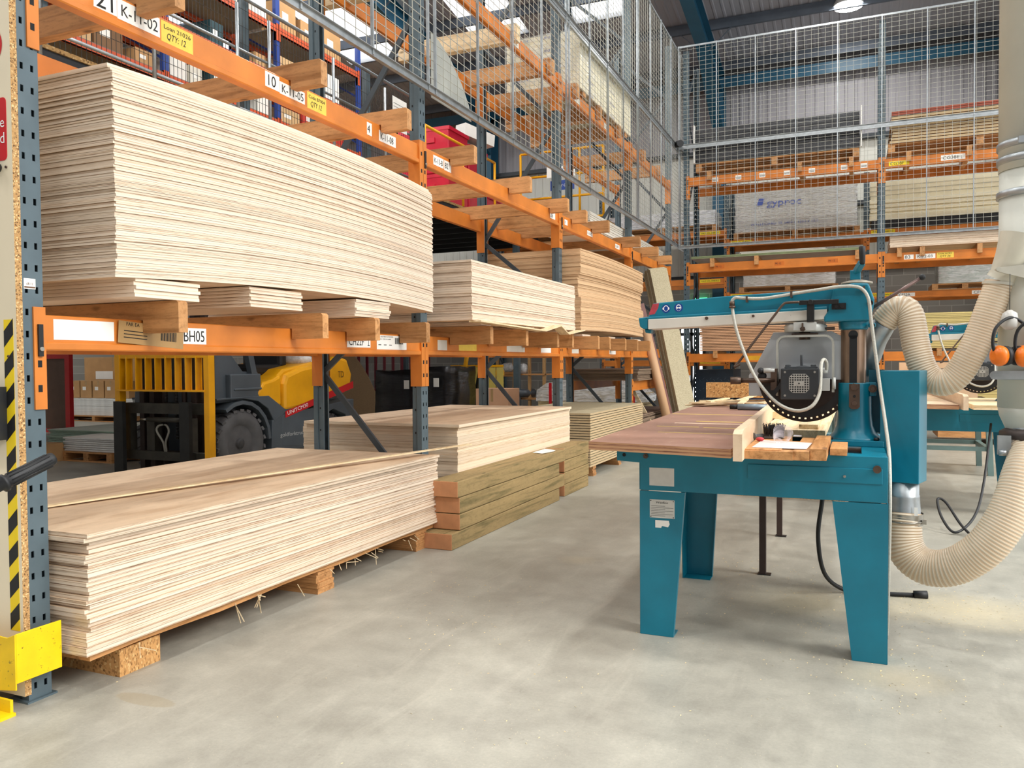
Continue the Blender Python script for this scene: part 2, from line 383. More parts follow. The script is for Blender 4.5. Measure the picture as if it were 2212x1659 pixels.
def tag(o, label=None, cat=None, group=None, kind=None):
    if label: o['label'] = label
    if cat: o['category'] = cat
    if group: o['group'] = group
    if kind: o['kind'] = kind
    return o
def empty(name, loc, label, cat, group=None, rz=0):
    o = bpy.data.objects.new(name, None); COL.objects.link(o); o.location = loc; o.rotation_euler = (0, 0, rz)
    o.empty_display_size = .1
    return tag(o, label, cat, group)
def dup(root, loc=None, label=None, group=None, rz=None):
    r = root.copy(); COL.objects.link(r)
    if loc is not None: r.location = loc
    if rz is not None: r.rotation_euler = (0, 0, rz)
    if label: r['label'] = label
    if group: r['group'] = group
    for ch in list(root.children):
        c = ch.copy(); COL.objects.link(c); c.parent = r
        for g in list(ch.children):
            d = g.copy(); COL.objects.link(d); d.parent = c
    return r
def struct(o): o['kind'] = 'structure'; return o
ORD = ['first', 'second', 'third', 'fourth', 'fifth', 'sixth', 'seventh', 'eighth', 'ninth', 'tenth', 'eleventh', 'twelfth', 'thirteenth', 'fourteenth', 'fifteenth', 'sixteenth', 'seventeenth', 'eighteenth', 'nineteenth', 'twentieth']
def spline(P, n=8):
    P = [V(p) for p in P]; P = [P[0]*2-P[1]]+P+[P[-1]*2-P[-2]]; o = []
    for i in range(1, len(P)-2):
        a, b, c, d = P[i-1:i+3]
        for k in range(n):
            t = k/n; o.append(.5*((2*b)+(c-a)*t+(2*a-5*b+4*c-d)*t*t+(3*b-a-3*c+d)*t**3))
    o.append(P[-2]); return o
def resample(pts, step):
    pts = [V(p) for p in pts]; o = [pts[0]]; acc = 0
    for a, b in zip(pts, pts[1:]):
        d = (b-a).length
        while acc+d >= step:
            t = (step-acc)/d; a = a.lerp(b, t); o.append(a.copy()); d = (b-a).length; acc = 0
        acc += d
    return o

# ------------------------------------------------------------------ the building
XL, XR, YB, YF = -21.0, 9.0, 19.0, -7.0
def zr(y): return 8.0+.165*(YB-y)
m = MB(); m.box(XL-1, XR+8, YF-1, YB+1, -.2, 0); struct(m.build('floor', concrete_floor()))
CLAD = plain('grey cladding', '#98969a', .5, 0, .03, 2); ROOFM = plain('light roof liner', '#9b9ca5', .5, 0, .03, 2)
CREAMC = plain('pale lower cladding', '#d3d2c8', .5, 0, .03, 2)
BLOCK = block_wall()
def ribs(a, b, p=.2):
    o = []; x = a
    while x < b:
        o += [(x, 0), (x+p*.6, 0), (x+p*.7, p*.06), (x+p*.9, p*.06)]; x += p
    return o+[(b, 0)]
m = MB()
m.box(XL, XR, YB, YB+.2, 0, 3.3, 0)
for z0, z1, mi in ((3.3, 6.15, 2), (6.15, zr(YB)+.3, 1)):
    R = ribs(XL, XR); vs = [(x, YB-d, z0) for x, d in R]+[(x, YB-d, z1) for x, d in R]; n = len(R)
    m._add(vs, [(i, i+1, n+i+1, n+i) for i in range(n-1)], mi)
m.box(XL, XR, YB+.03, YB+.2, 3.3, zr(YB)+.3, 1)
struct(m.build('wall_back', [BLOCK, CLAD, CREAMC]))
m = MB(); m.box(XL-.2, XL, YF, YB+.2, 0, 3.3, 0)
R = ribs(YF, YB+.2, .4); n = len(R)
m._add([(XL+d, y, 3.3) for y, d in R]+[(XL+d, y, zr(y)+.2) for y, d in R], [(i+1, i, n+i, n+i+1) for i in range(n-1)], 1)
m.box(XL-.2, XL-.03, YF, YB, 3.3, 8.2, 1)
struct(m.build('wall_left', [BLOCK, CLAD]))
m = MB(); m.box(XL-.2, XR, YF-.2, YF, 0, zr(YF)+.2); struct(m.build('wall_front', CLAD))
LIGHTS = [(-18.0, -16.6), (-14.6, -13.2), (-11.2, -9.7), (-7.9, -6.5), (-5.45, -4.25), (2.2, 3.2), (6.4, 7.6)]
YL = 16.3
m = MB(); xs = XL
def roofstrip(x0, x1, y0, y1):
    R = ribs(x0, x1, .18); n = len(R)
    m._add([(x, y0, zr(y0)-d) for x, d in R]+[(x, y1, zr(y1)-d) for x, d in R], [(i, i+1, n+i+1, n+i) for i in range(n-1)])
    m._add([(x0, y0, zr(y0)+.12), (x1, y0, zr(y0)+.12), (x1, y1, zr(y1)+.12), (x0, y1, zr(y1)+.12)], [(0, 1, 2, 3)])
for a, b in LIGHTS:
    roofstrip(xs, a, YF, YB+.2); roofstrip(a, b, YL, YB+.2); xs = b
roofstrip(xs, XR, YF, YB+.2)
struct(m.build('ceiling', ROOFM))
pane, nt, b = newmat('translucent rooflight sheet')
nt.nodes.remove(b); o = nt.nodes['Material Output']; tl = nt.nodes.new('ShaderNodeBsdfTranslucent'); tr = nt.nodes.new('ShaderNodeBsdfTransparent'); ms = nt.nodes.new('ShaderNodeMixShader')
tl.inputs[0].default_value = (.97, .98, 1, 1); ms.inputs[0].default_value = .55; L(nt, tl, 0, ms, 1); L(nt, tr, 0, ms, 2); L(nt, ms, 0, o, 0)
for i, (a, b) in enumerate(LIGHTS):
    m = MB(); m._add([(a, YF, zr(YF)+.02), (b, YF, zr(YF)+.02), (b, YL, zr(YL)+.02), (a, YL, zr(YL)+.02)], [(0, 1, 2, 3)])
    struct(m.build('window_%d' % (i+1), pane))
# purlins and sheeting rails
PUR = plain('galvanised purlin', '#5d6570', .5, .4, .1, 5)
ti = 1
for y in (18.6, 16.95, 15.3, 13.65, 12.0, 10.3, 8.6, 6.8):
    m = MB(); z = zr(y)-.02
    m.prism([(y-.03, z-.2), (y+.03, z-.2), (y+.03, z-.19), (y-.02, z-.19), (y-.02, z-.01), (y+.03, z-.01), (y+.03, z), (y-.03, z)], 0, XL, XR)
    struct(m.build('trim_%d' % ti, PUR)); ti += 1
for z in (6.15, 4.75):
    m = MB(); m.box(XL, XR, YB-.16, YB-.02, z-.07, z+.02); struct(m.build('trim_%d' % ti, plain('dark sheeting rail', '#33383d', .5))); ti += 1
m = MB(); m.box(XL, XR, YB-.3, YB-.05, 7.58, 7.66); m.box(XL, XR, YB-.32, YB-.29, 7.50, 7.74); struct(m.build('trim_%d' % ti, BLUEST)); ti += 1
m = MB(); m.box(-9.5, XR, YB-.03, YB+.02, 3.28, 3.34); struct(m.build('trim_%d' % ti, plain('dark flashing', '#2d3236', .5))); ti += 1
def ibeam(m, p, q, d, w, up, t=.016, mi=0):
    """I section from p to q, depth d along up, flange w"""
    p, q, up = V(p), V(q), V(up); D = (q-p).normalized(); side = D.cross(up).normalized(); u = side.cross(D).normalized()
    m.bar(p, q, t, d-2*t, mi, u)
    for s in (-1, 1): m.bar(p+u*(s*(d/2-t/2)), q+u*(s*(d/2-t/2)), w, t, mi, u)
for i, (x, l) in enumerate(((-20.0, 'far left of the hall'), (-14.3, 'behind the mezzanine racks'), (-8.57, 'behind the red storage bins'), (-2.88, 'behind the mesh fence corner'), (2.83, 'beyond the grey extraction duct'))):
    e = empty('steel_portal', (x, YB-.3, 0), 'blue steel portal frame with column and sloping rafter, '+l, 'steel frame', 'steel portal frames of the hall')
    m = MB((x, YB-.3, 0)); ibeam(m, (x, YB-.3, 0), (x, YB-.3, 7.6), .45, .24, (0, 1, 0)); m.build('column', BLUEST, e)
    m = MB((x, YB-.3, 0)); dz = -.5
    ibeam(m, (x, YB-.1, zr(YB-.1)+dz), (x, 2, zr(2)+dz), .5, .24, (0, 0, 1))
    m.prism([(YB-.35, zr(YB)-.75), (YB-2.4, zr(YB-2.4)-.74), (YB-.35, 6.6)], 0, x-.008, x+.008)
    m.bar((x, YB-.5, 6.55), (x, YB-2.5, zr(YB-2.5)-.76), .24, .016, 0, (0, .5, .8)); m.build('rafter', BLUEST, e)
    m = MB((x, YB-.3, 0))
    for y in (16.95, 13.65, 10.3):
        for s in (-1, 1): m.bar((x, y-.05, zr(y)-.7), (x+s*.55, y, zr(y)-.18), .04, .012)
    m.build('stay', PUR, e)
# round high bay lamps
def bay_lamp(x, y, label, s=1.0):
    z = zr(y)-(.16 if y > 16 else .5)
    e = empty('high_bay_lamp', (x, y, z), label, 'ceiling lamp', 'round lamps under the roof')
    m = MB(); m._lathe(V((0, 0, 0)), [(.05, .22), (.12, .2), (.17, .12), (.2, .03), (.2, 0)], 24, 2, 0); m.build('housing', PLAINALU, e)
    m = MB(); m._lathe(V((0, 0, 0)), [(.185, -.002), (.185, -.012)], 24, 2, 0); m.build('diffuser', glow('lamp diffuser', (1, .99, .97), 40), e)
    m = MB(); m.cyl((0, 0, .1), (0, 0, .15 if y > 16 else .48), .008, n=6); m.build('hanging_rod', GALV, e)
    e.scale = (1.4, 1.4, 1.0)
    l = bpy.data.lights.new('lamp_light', 'AREA'); l.shape = 'DISK'; l.size = .5; l.energy = LAMP_E*(.45 if y > 16 else 1); l.color = (1, .98, .94)
    lo = bpy.data.objects.new('lamp_light', l); COL.objects.link(lo); lo.location = (0, 0, -.05); lo.parent = e
PLAINALU = plain('white enamel housing', '#d9dcde', .4)
bay_lamp(-.18, 17.0, 'bright round ceiling lamp over the right end of the hall')
k = 0
for x in (-16, -11, -6, -.5, 5):
    for y in (-2, 4, 10.5):
        bay_lamp(x, y, 'round ceiling lamp out of view above the aisle, row %s from the open side' % ORD[k]); k += 1

# glazed door and small lit things on the back wall
m = MB(); m.box(-3.8, -3.3, YB-.06, YB-.02, .2, 2.1, 0)
for z in (.75, 1.35, 1.95): m.box(-3.85, -3.25, YB-.1, YB-.01, z, z+.07, 1)
for x in (-3.85, -3.58, -3.3): m.box(x, x+.06, YB-.1, YB-.01, .0, 2.15, 1)
struct(m.build('door_1', [glow('daylight behind door glass', (.93, .97, 1), 3), plain('dark door frame', '#20262c', .5)]))
e = tag(MB().box(-.16, .16, -.03, .03, -.07, .07).build('exit_sign', glow('green exit glow', (.1, .9, .4), 1.6), loc=(-3.35, YB-.1, 2.75)), 'small green lit exit sign on the back wall above the glazed door', 'exit sign')

# ------------------------------------------------------------------ racking
def slotted(m, w, z0, z1, pitch=.0887, x=0, cols=(-.02, .024), sw=.0065, sh=.013, mi=0):
    """front sheet of an upright in plane x, real slots through it"""
    ys = sorted([-w/2, w/2]+[c+s*sw for c in cols for s in (-1, 1)])
    zs = [z0]; z = z0+.06
    while z+sh < z1: zs += [z-sh, z+sh]; z += pitch
    zs.append(z1)
    vs = []; fs = []
    for dx in (0, -.003):
        b = len(vs)
        for zz in zs:
            for y in ys: vs.append((x+dx, y, zz))
        n = len(ys)
        for i in range(len(zs)-1):
            for j in range(n-1):
                if i % 2 == 1 and j % 2 == 1: continue
                q = (b+i*n+j, b+i*n+j+1, b+(i+1)*n+j+1, b+(i+1)*n+j)
                fs.append(q if dx == 0 else q[::-1])
    m._add(vs, fs, mi)
HOLE = plain('dark hole', '#101214', .8)
def upright(H, w=.1, d=.085):
    m = MB(); slotted(m, w, 0, H)
    for s in (-1, 1):
        m.box(-d*.45, 0-.0005, s*w/2-s*.003, s*w/2, 0, H); m.box(-d, -d*.45, s*w*.40-s*.003, s*w*.40, 0, H)
        m.box(-d*.46, -d*.44, s*w*.40, s*w/2, 0, H); m.box(-d, -d+.003, s*w*.22, s*w*.40, 0, H)
        z = .1
        while z < H: m.box(-d*.75, -d*.62, s*w*.4, s*(w*.4+.0008), z, z+.016, 1); z += .0887*2
    return m
_fr = {}
def rack_frame(x, y, rz, H, D, label, group):
    key = (H, D)
    if key in _fr: return dup(_fr[key], (x, y, 0), label, group, rz)
    e = empty('rack_support', (x, y, 0), label, 'rack frame', group, rz); _fr[key] = e
    up = upright(H)
    a = up.build('upright', [GREYBLUE, HOLE], e)
    b = bpy.data.objects.new('upright', a.data); COL.objects.link(b); b.parent = e; b.location = (-D, 0, 0); b.rotation_euler = (0, 0, pi)
    # zigzag bracing
    ZB = [.3, 1.28, 2.02, 2.74, 4.0, 5.0, 6.0, 6.8]
    for s, (z, z2) in enumerate(zip(ZB, ZB[1:])):
        if z2 > H: break
        m = MB(); p = (-.06 if s % 2 == 0 else -D+.06, 0, z); q = (-D+.06 if s % 2 == 0 else -.06, 0, z2)
        m.bar(p, q, .022, .045, 0, (0, 0, 1)); m.build('brace', plain('dark brace paint', '#434b51', .45, .1), e)
    for k, xx in enumerate((-.045, -D+.045)):
        m = MB(); m.box(xx-.06, xx+.06, -.065, .065, 0, .008); m.cyl((xx+.0, .058, 0), (xx+.0, .058, .02), .006, n=6); m.build('base_plate', GREYBLUE, e)
    return e
def connector(m, y0, s, h=.145, mi=0, mk=1):
    """end plate; y0 where the beam ends, s direction towards the upright"""
    a, b = y0, y0+s*.048
    m.box(-.001, .008, a, b, h-.385, h+.03, mi)
    m.box(-.09, .008, a-s*.004, a, h-.385, h+.03, mi)
    for z in (h-.07, h-.2, h-.3):
        m.box(.008, .0088, y0+s*.016, y0+s*.034, z-.014, z+.014, mk)
_bm = {}
def rack_beam(x, y, z, length, label, group, rz=0, mat=None, h=.145, pin=False):
    mat = mat or ORANGE; key = (round(length, 3), mat.name, h)
    if key in _bm and not pin:
        return dup(_bm[key], (x, y, z), label, group, rz)
    e = empty('rack_beam', (x, y, z), label, 'rack beam', group, rz)
    m = MB(); m.prism([(-.05, 0), (0, 0), (.004, .006), (.004, .028), (-.008, .036), (-.008, h-.004), (-.012, h), (-.05, h)], 1, 0, length); m.build('beam', mat, e)
    for y0, s in ((0, -1), (length, 1)):
        m = MB(); connector(m, y0, s, h); c = m.build('connector', [mat, HOLE], e)
        if pin and s == -1:
            m = MB(); m.box(.009, .018, -.034, -.014, h-.17, h-.04, 0); m.cyl((.012, -.024, h-.14), (.024, -.024, h-.14), .009, n=10, mi=1)
            m.build('locking_clip', [BLACK, STEEL], c)
    if not pin: _bm[key] = e
    return e
def note(e, y, z, w, h, mat, txt=None, th=.03, tw=None, x=-.008, ink=None, extra=None, name='label', ty=None, tz=None):
    """paper stuck to a beam; local beam coordinates"""
    m = MB(); m.quad((x, y, z), (0, 1, 0), (0, 0, 1), w, h, 0)
    if txt: m.text(txt, (x+.0008, y+(w*.07 if ty is None else ty), z+((h-th)/2 if tz is None else tz)), (0, 1, 0), (0, 0, 1), th, 1, tw)
    if extra: extra(m, x+.0008, y, z)
    return m.build(name, [mat, ink or INK], e)

KX = -3.05; KD = 1.0; KY = [2.22, 5.41, 8.51, 11.58, 14.3]
NEAR = ['nearest, beside the chipboard panel', 'second from the near end, by the bowed stack', 'third from the near end, behind the flat plywood stack', 'fourth from the near end', 'last, in the fence corner']
for i, y in enumerate(KY):
    rack_frame(KX, y, 0, 6.9, KD, 'grey blue slotted rack frame, '+NEAR[i], 'frames of the long plywood rack')
BAY = ['first bay', 'second bay', 'third bay', 'fourth bay']
def ktop(nm): return nm
KB = {}
for lv, z in (('eye level', 1.415), ('middle level', 2.865), ('upper level', 4.38)):
    for b in range(4):
        y0 = KY[b]+.05; ln = KY[b+1]-KY[b]-.1
        if not (lv == 'upper level' and b == 0):
            KB[lv, b] = rack_beam(KX, y0, z, ln, 'orange front rack beam at %s, %s of the plywood rack' % (lv, BAY[b]), 'front beams of the long rack', pin=(b == 0 or lv == 'middle level'))
            rack_beam(KX-KD, y0+ln, z, ln, 'orange rear rack beam at %s, %s of the plywood rack' % (lv, BAY[b]), 'rear beams of the long rack', pi)
# labels on the near beams
e = KB['eye level', 0]
note(e, .05, .045, .295, .085, PAPER)
def bc(m, x, y, z):
    for k in range(16): m.quad((x, y+.24+k*.006, z+.03), (0, 1, 0), (0, 0, 1), .003 if k % 3 else .0045, .045, 1)
    for r in (.025, .04, .055): m.quad((x, y+.03, z+r), (0, 1, 0), (0, 0, 1), .13, .004, 1)
t = note(e, 0, 0, .38, .1, plain('brown label sleeve', '#a88554', .5), 'FAR EA', .016, None, 0, extra=bc, ty=.04, tz=.08); t.location = (.004, .354, .04); t.rotation_euler = (rad(-4), 0, 0)
note(e, .735, .04, .165, .08, PAPER, 'BH05', .055, .14)
note(e, 2.136, .045, .275, .075, PAPER, 'CH22F', .046, .175, extra=lambda m, x, y, z: (m.quad((x, y+.25, z+.012), (0, 1, 0), (0, 0, 1), .004, .05, 1), m.quad((x, y+.24, z+.012), (0, 1, 0), (0, 0, 1), .024, .006, 1)))
def bc2(m, x, y, z):
    m.text('FAR EASTERN PLYWOOD', (x, y+.012, z+.085), (0, 1, 0), (0, 0, 1), .009, 1, .2); m.text('2440 X 1220 X 5.5MM', (x, y+.012, z+.068), (0, 1, 0), (0, 0, 1), .009, 1, .17)
    for k in range(14): m.quad((x, y+.24+k*.008, z+.04), (0, 1, 0), (0, 0, 1), .004 if k % 3 else .006, .045, 1)
    for k in range(3): m.quad((x, y+.02+k*.07, z+.03), (0, 1, 0), (0, 0, 1), .035, .005, 1)
note(e, 2.49, .035, .4, .1, PAPER, extra=bc2)
e = KB['middle level', 0]
note(e, .275, .05, .12, .09, PAPER, '21', .075, .09); note(e, .397, .045, .24, .09, PAPER, 'K-11-02', .05, .21)
note(e, .645, .035, .2, .1, YPAPER, 'Loan 21026', .02, .17, tz=.065, extra=lambda m, x, y, z: m.text('QTY: 12', (x, y+.03, z+.02), (0, 1, 0), (0, 0, 1), .03, 1, .12, slant=.2))
note(e, 1.38, .05, .12, .085, PAPER, '10', .06, .08); note(e, 1.502, .045, .23, .07, PAPER, 'K-11-05', .045, .2)
note(e, 1.755, .035, .19, .1, YPAPER, 'Code B7004', .02, .16, tz=.065, extra=lambda m, x, y, z: m.text('QTY 12', (x, y+.03, z+.02), (0, 1, 0), (0, 0, 1), .03, 1, .11, slant=.2))
note(e, 2.40, .04, .06, .085, PAPER, '4', .05, .03); note(e, 2.55, .035, .22, .075, PAPER, 'K-11-08', .045, .17)
e = KB['middle level', 1]
note(e, .14, .045, .17, .075, PAPER, 'K-13-B', .04, .14); note(e, .32, .04, .12, .08, PAPER, '82', .045, .06)
note(e, 2.75, .05, .16, .07, PAPER, '26', .045, .07)
e = KB['middle level', 2]
note(e, .12, .05, .1, .06, PAPER, 'K', .035); note(e, .95, .05, .22, .06, PAPER, 'K-10-C', .035, .18); note(e, 2.2, .05, .22, .06, PAPER, 'K-09', .035, .14)
e = KB['eye level', 1]
for y, w, c in ((.18, .16, OFFW), (.55, .34, YPAPER), (1.55, .45, OFFW), (2.45, .3, PAPER)): note(e, y, .04, w, .08, c)
e = KB['eye level', 2]; note(e, .35, .04, .25, .07, OFFW); note(e, 1.9, .04, .3, .07, PAPER, 'K', .03)
for b in (1, 2):
    e = KB.get(('upper level', b))
    for y, t in ((.5, 'K-11-'), (1.7, 'K-12')): note(e, y, .04, .2, .07, OFFW, t, .035, .15)

# bearers: notched timbers across the beams
def bearer(x0, x1, y, z, t=.08, h=.15, seat=.075, mat=None, label='', group='', nx=(KX, KX-KD)):
    """x0 rear end, x1 front end, z beam top, sits with notches over both beams"""
    zb = z-seat; p = [(x0, zb), (nx[1]-.004, zb), (nx[1]-.004, z), (nx[1]+.052, z), (nx[1]+.052, zb), (nx[0]-.052, zb), (nx[0]-.052, z), (nx[0]+.006, z), (nx[0]+.006, zb), (x1, zb), (x1, zb+h-.012), (x1-.012, zb+h), (x0, zb+h)]
    mb = MB((x1, y, zb)); mb.prism([(a, c) for a, c in p], 1, y-t/2, y+t/2)
    return tag(mb.build('timber_bearer', mat or TIM_X, loc=(x1, y, zb)), label, 'timber', group)
for i, (y, x1) in enumerate(((2.79, -2.81), (3.885, -2.83), (4.855, -2.835), (5.89, -2.83), (7.09, -2.83), (8.19, -2.84), (8.92, -2.87), (9.69, -2.83), (11.09, -2.79), (12.2, -2.79), (13.3, -2.82))):
    bearer(-4.3, x1, y, 3.01, .06, .145, .052, label='sawn timber bearer lying across the middle level beams, %s from the near upright' % ORD[i], group='bearers across the middle level')
for i, y in enumerate((2.79, 3.86, 4.41, 5.07, 5.85, 6.6, 7.4, 7.85, 8.75, 9.2, 9.9, 10.5, 11.2)):
    bearer(-4.25, -2.825 if i < 4 else -2.68, y, 1.56, .055, .145, .06, label='sawn timber bearer under the plywood on the eye level beams, %s from the near upright' % ORD[i], group='bearers across the eye level')
for i, y in enumerate((5.85, 7.2, 8.15, 9.0, 9.9, 10.8, 12.2, 13.3)):
    bearer(-4.3, -2.99, y, 4.525, .085, .165, .1, mat=PALE_X if i < 2 else TIM_X, label='timber bearer behind the mesh on the upper level beams, %s from the near side' % ORD[i], group='bearers across the upper level')

# ------------------------------------------------------------------ mesh fence
def fence_panel(length, h, label, group, loc, rz, vs=.12, hs=.068, barsp=.75):
    """along local x, facing local -y"""
    e = empty('mesh_fence', loc, label, 'mesh panel', group, rz)
    m = MB(); w = .0042
    x = vs/2
    while x < length: m.bar((x, 0, .03), (x, 0, h-.03), w, w); x += vs
    z = .05
    while z < h-.03: m.bar((0, .004, z), (length, .004, z), w, w); z += hs
    m.build('wire_mesh', WIRE, e)
    m = MB(); m.bar((0, 0, .018), (length, 0, .018), .03, .045); m.bar((0, -.02, .038), (length, -.02, .038), .03, .004); m.build('bottom_rail', GALV, e)
    m = MB(); m.bar((0, 0, h-.015), (length, 0, h-.015), .025, .03); m.build('top_rail', GALV, e)
    x = 0.02
    while x < length:
        m = MB(); m.bar((x, -.014, 0), (x, -.014, h), .02, .016, 0, (1, 0, 0)); m.build('stiffener', GALV, e); x += barsp
    return e
FX = -2.955
for b in range(4):
    y0 = KY[b] if b else 2.3; ln = (KY[b+1] if b < 3 else 15.0)-y0
    for k, (z, h, nm) in enumerate(((3.385, 1.735, 'lower'), (5.13, 1.76, 'upper'))):
        fence_panel(ln, h, 'galvanised %s mesh panel on the long rack, %s' % (nm, BAY[b]), 'mesh panels along the long rack', (FX, y0, z), pi/2)
for b, (x0, x1) in enumerate(((-2.93, .33), (.33, 3.5))):
    for z, h, nm in ((3.35, 1.775, 'lower'), (5.13, 1.77, 'upper')):
        fence_panel(x1-x0, h, 'galvanised %s mesh panel facing the camera on the right rack, %s half' % (nm, ('left', 'right')[b]), 'mesh panels along the right rack', (x0, 14.38, z), 0, .108, .075, .65)
m = MB((FX, 6, 5.17)); m.tube(spline([(FX-.02, 4.2, 5.21), (FX-.02, 5.5, 5.17), (FX-.02, 7.0, 5.2), (FX-.02, 9.0, 5.165), (FX-.02, 11.0, 5.2), (FX-.02, 13.0, 5.17), (FX-.01, 14.2, 5.19)], 8), .012, 8)
tag(m.build('power_cable', BLACK, loc=(FX, 6, 5.17)), 'black cable running along the middle rail of the long mesh fence', 'cable')
m = MB((-3.02, 5.5, 3.42)); m.prism([(5.52, 3.40), (6.22, 3.40), (6.18, 3.52), (6.05, 3.66), (5.85, 3.80), (5.65, 3.88), (5.52, 3.90)], 0, -3.03, -3.025)
tag(m.build('galvanised_offcut', plain('dull grey sheet', '#a9aaa2', .5, .2), loc=(-3.02, 5.5, 3.42)), 'curved grey sheet offcut behind the mesh by the second rack support', 'metal sheet')
m = MB((-2.9, 14.3, 5.12)); m.cyl((-2.93, 14.25, 5.16), (-2.84, 14.12, 5.14), .055, n=14); m.cyl((-2.85, 14.14, 5.14), (-2.835, 14.11, 5.138), .06, n=14, mi=1); m.bar((-2.95, 14.3, 5.2), (-2.9, 14.22, 5.17), .04, .04)
tag(m.build('security_camera', [DARK, BLACK], loc=(-2.9, 14.3, 5.12)), 'small dark security camera fixed at the mesh fence corner', 'camera')

# ------------------------------------------------------------------ sheets and stacks
def sheet_mesh(name, Ly, Dx, t, mats, zf=None, seg=1, loc=(0, 0, 0), wav=None):
    """one board: front edge at x=0 reaching back to -Dx, y 0..Ly; slot 0 edge (with UV), slot 1 faces"""
    m = MB(); n = seg+1; zf = zf or (lambda y: 0); ys = [Ly*i/seg for i in range(n)]
    vs = []
    for y in ys:
        z = zf(y); vs += [(0, y, z), (-Dx, y, z), (-Dx, y, z+t), (0, y, z+t)]
    F = []; U = []; M = []
    for i in range(seg):
        a = 4*i; b = a+4; u0, u1 = ys[i], ys[i+1]
        F += [(a, b, b+3, a+3), (a+1, a+2, b+2, b+1), (a+3, b+3, b+2, a+2), (a, a+1, b+1, b)]
        U += [[(u0, 0), (u1, 0), (u1, 1), (u0, 1)], [(u0, 0), (u0, 1), (u1, 1), (u1, 0)], [(0, 0)]*4, [(0, 0)]*4]; M += [0, 0, 1, 1]
    k = 4*seg
    F += [(0, 3, 2, 1), (k, k+1, k+2, k+3)]; U += [[(7, 0), (7, 1), (7+Dx, 1), (7+Dx, 0)], [(9, 0), (9+Dx, 0), (9+Dx, 1), (9, 1)]]; M += [0, 0]
    m._add(vs, F, 0, False, U); m.m = M
    return m.build(name, mats, loc=loc)
def stack(name, loc, Ly, Dx, t, n, mats, label, cat, group, zf=None, seg=1, gap=.0008, jx=.004, jy=.006, rz=0, shift=None, top=None, cut=0):
    rnd = random.Random(hash(group) % 1000 if False else sum(map(ord, group)))
    p = None; c, s = cos(rz), sin(rz)
    for i in range(n):
        dx = rnd.uniform(-jx, jx); dy = rnd.uniform(-jy, jy)
        if shift: sx, sy = shift(i); dx += sx; dy += sy
        L_ = (loc[0]+dx*c-dy*s, loc[1]+dx*s+dy*c, loc[2]+i*(t+gap))
        if p is None: p = sheet_mesh(name, Ly, Dx, t, mats, zf, seg, L_); o = p
        else: o = p.copy(); COL.objects.link(o); o.location = L_
        o.rotation_euler = (0, 0, rz+rnd.uniform(-.0006, .0006))
        tag(o, label, cat, group)
        if i == n-1 and top: o['label'] = top
    return p
PLY = [PLYEDGE, PLYFACE]
PLYTHIN = plyedge('thin plywood edge', '#ecd9c3', '#dac1a4', '#9a7a60', 3, .45)
# bowed stack on the eye level beams
LY = 2.74
def bow(y): u = y/LY; return .045*4*u*(1-u)*(1.15-.3*(1-u))
stack('plywood_sheet', (-2.85, 2.455, 1.722), LY, 1.22, .0098, 82, [PLYTHIN, PLYFACE], 'plywood sheet in the tall bowed stack at eye level on the first bay', 'plywood sheet', 'sheets of the tall bowed plywood stack', bow, 14, gap=.0011, jx=.0035, shift=lambda i: (-.008*max(0, i-77), 0),
      top='topmost sheet of the tall bowed plywood stack at eye level')
# stack on the floor, nearest
def fsh(i): return ((.0, -.0) if i > 3 else (.012, -.02+.005*i)) if i < 22 else ((-.012, .012) if i < 25 else (.03, -.03))
stack('plywood_sheet', (-2.88, 2.31, .168), 2.98, 1.5, .0172, 27, PLY, 'plywood sheet in the stack lying low on the floor nearest the camera', 'plywood sheet', 'sheets of the nearest floor stack', jx=.009, jy=.01, gap=.0015, shift=fsh,
      top='topmost plywood sheet of the nearest floor stack, under the long thin strip')
stack('plywood_sheet', (-2.92, 5.70, .12), 2.72, 1.5, .0242, 30, [PLYEDGE2, PLYFACE], 'pale plywood sheet in the floor stack behind the treated sleepers', 'plywood sheet', 'sheets of the floor stack behind the sleepers', jx=.004, jy=.004, gap=.0006,
      shift=lambda i: (0, 0) if i < 29 else (.03, -.03), top='topmost pale plywood sheet of the floor stack behind the sleepers')
stack('plywood_sheet', (-2.70, 5.53, 1.68), 2.44, 1.22, .0170, 25, PLY, 'plywood sheet in the low flat stack on the second bay at eye level', 'plywood sheet', 'sheets of the flat stack on the second bay', gap=.0014)
stack('plywood_sheet', (-2.85, 8.62, 1.73), 2.86, 1.22, .0172, 51, [plyedge('darker plywood edge', '#ddb98f', '#c9a076', '#96704a'), PLYFACE], 'tan plywood sheet in the tall stack on the third bay at eye level', 'plywood sheet', 'sheets of the tall stack on the third bay',
      lambda y: -.022*((y-1.45)/1.45)**2, 10, jx=.008, jy=.008, shift=lambda i: (-.03 if 20 < i < 35 else 0, 0))
stack('chipboard_sheet', (-2.86, 8.98, .12), 2.5, 1.22, .022, 21, [MDFEDGE, CHIPF], 'grey brown flooring board in the grooved stack on the floor of the third bay', 'chipboard sheet', 'grooved boards on the floor', gap=.0085, jx=.003, jy=.003)
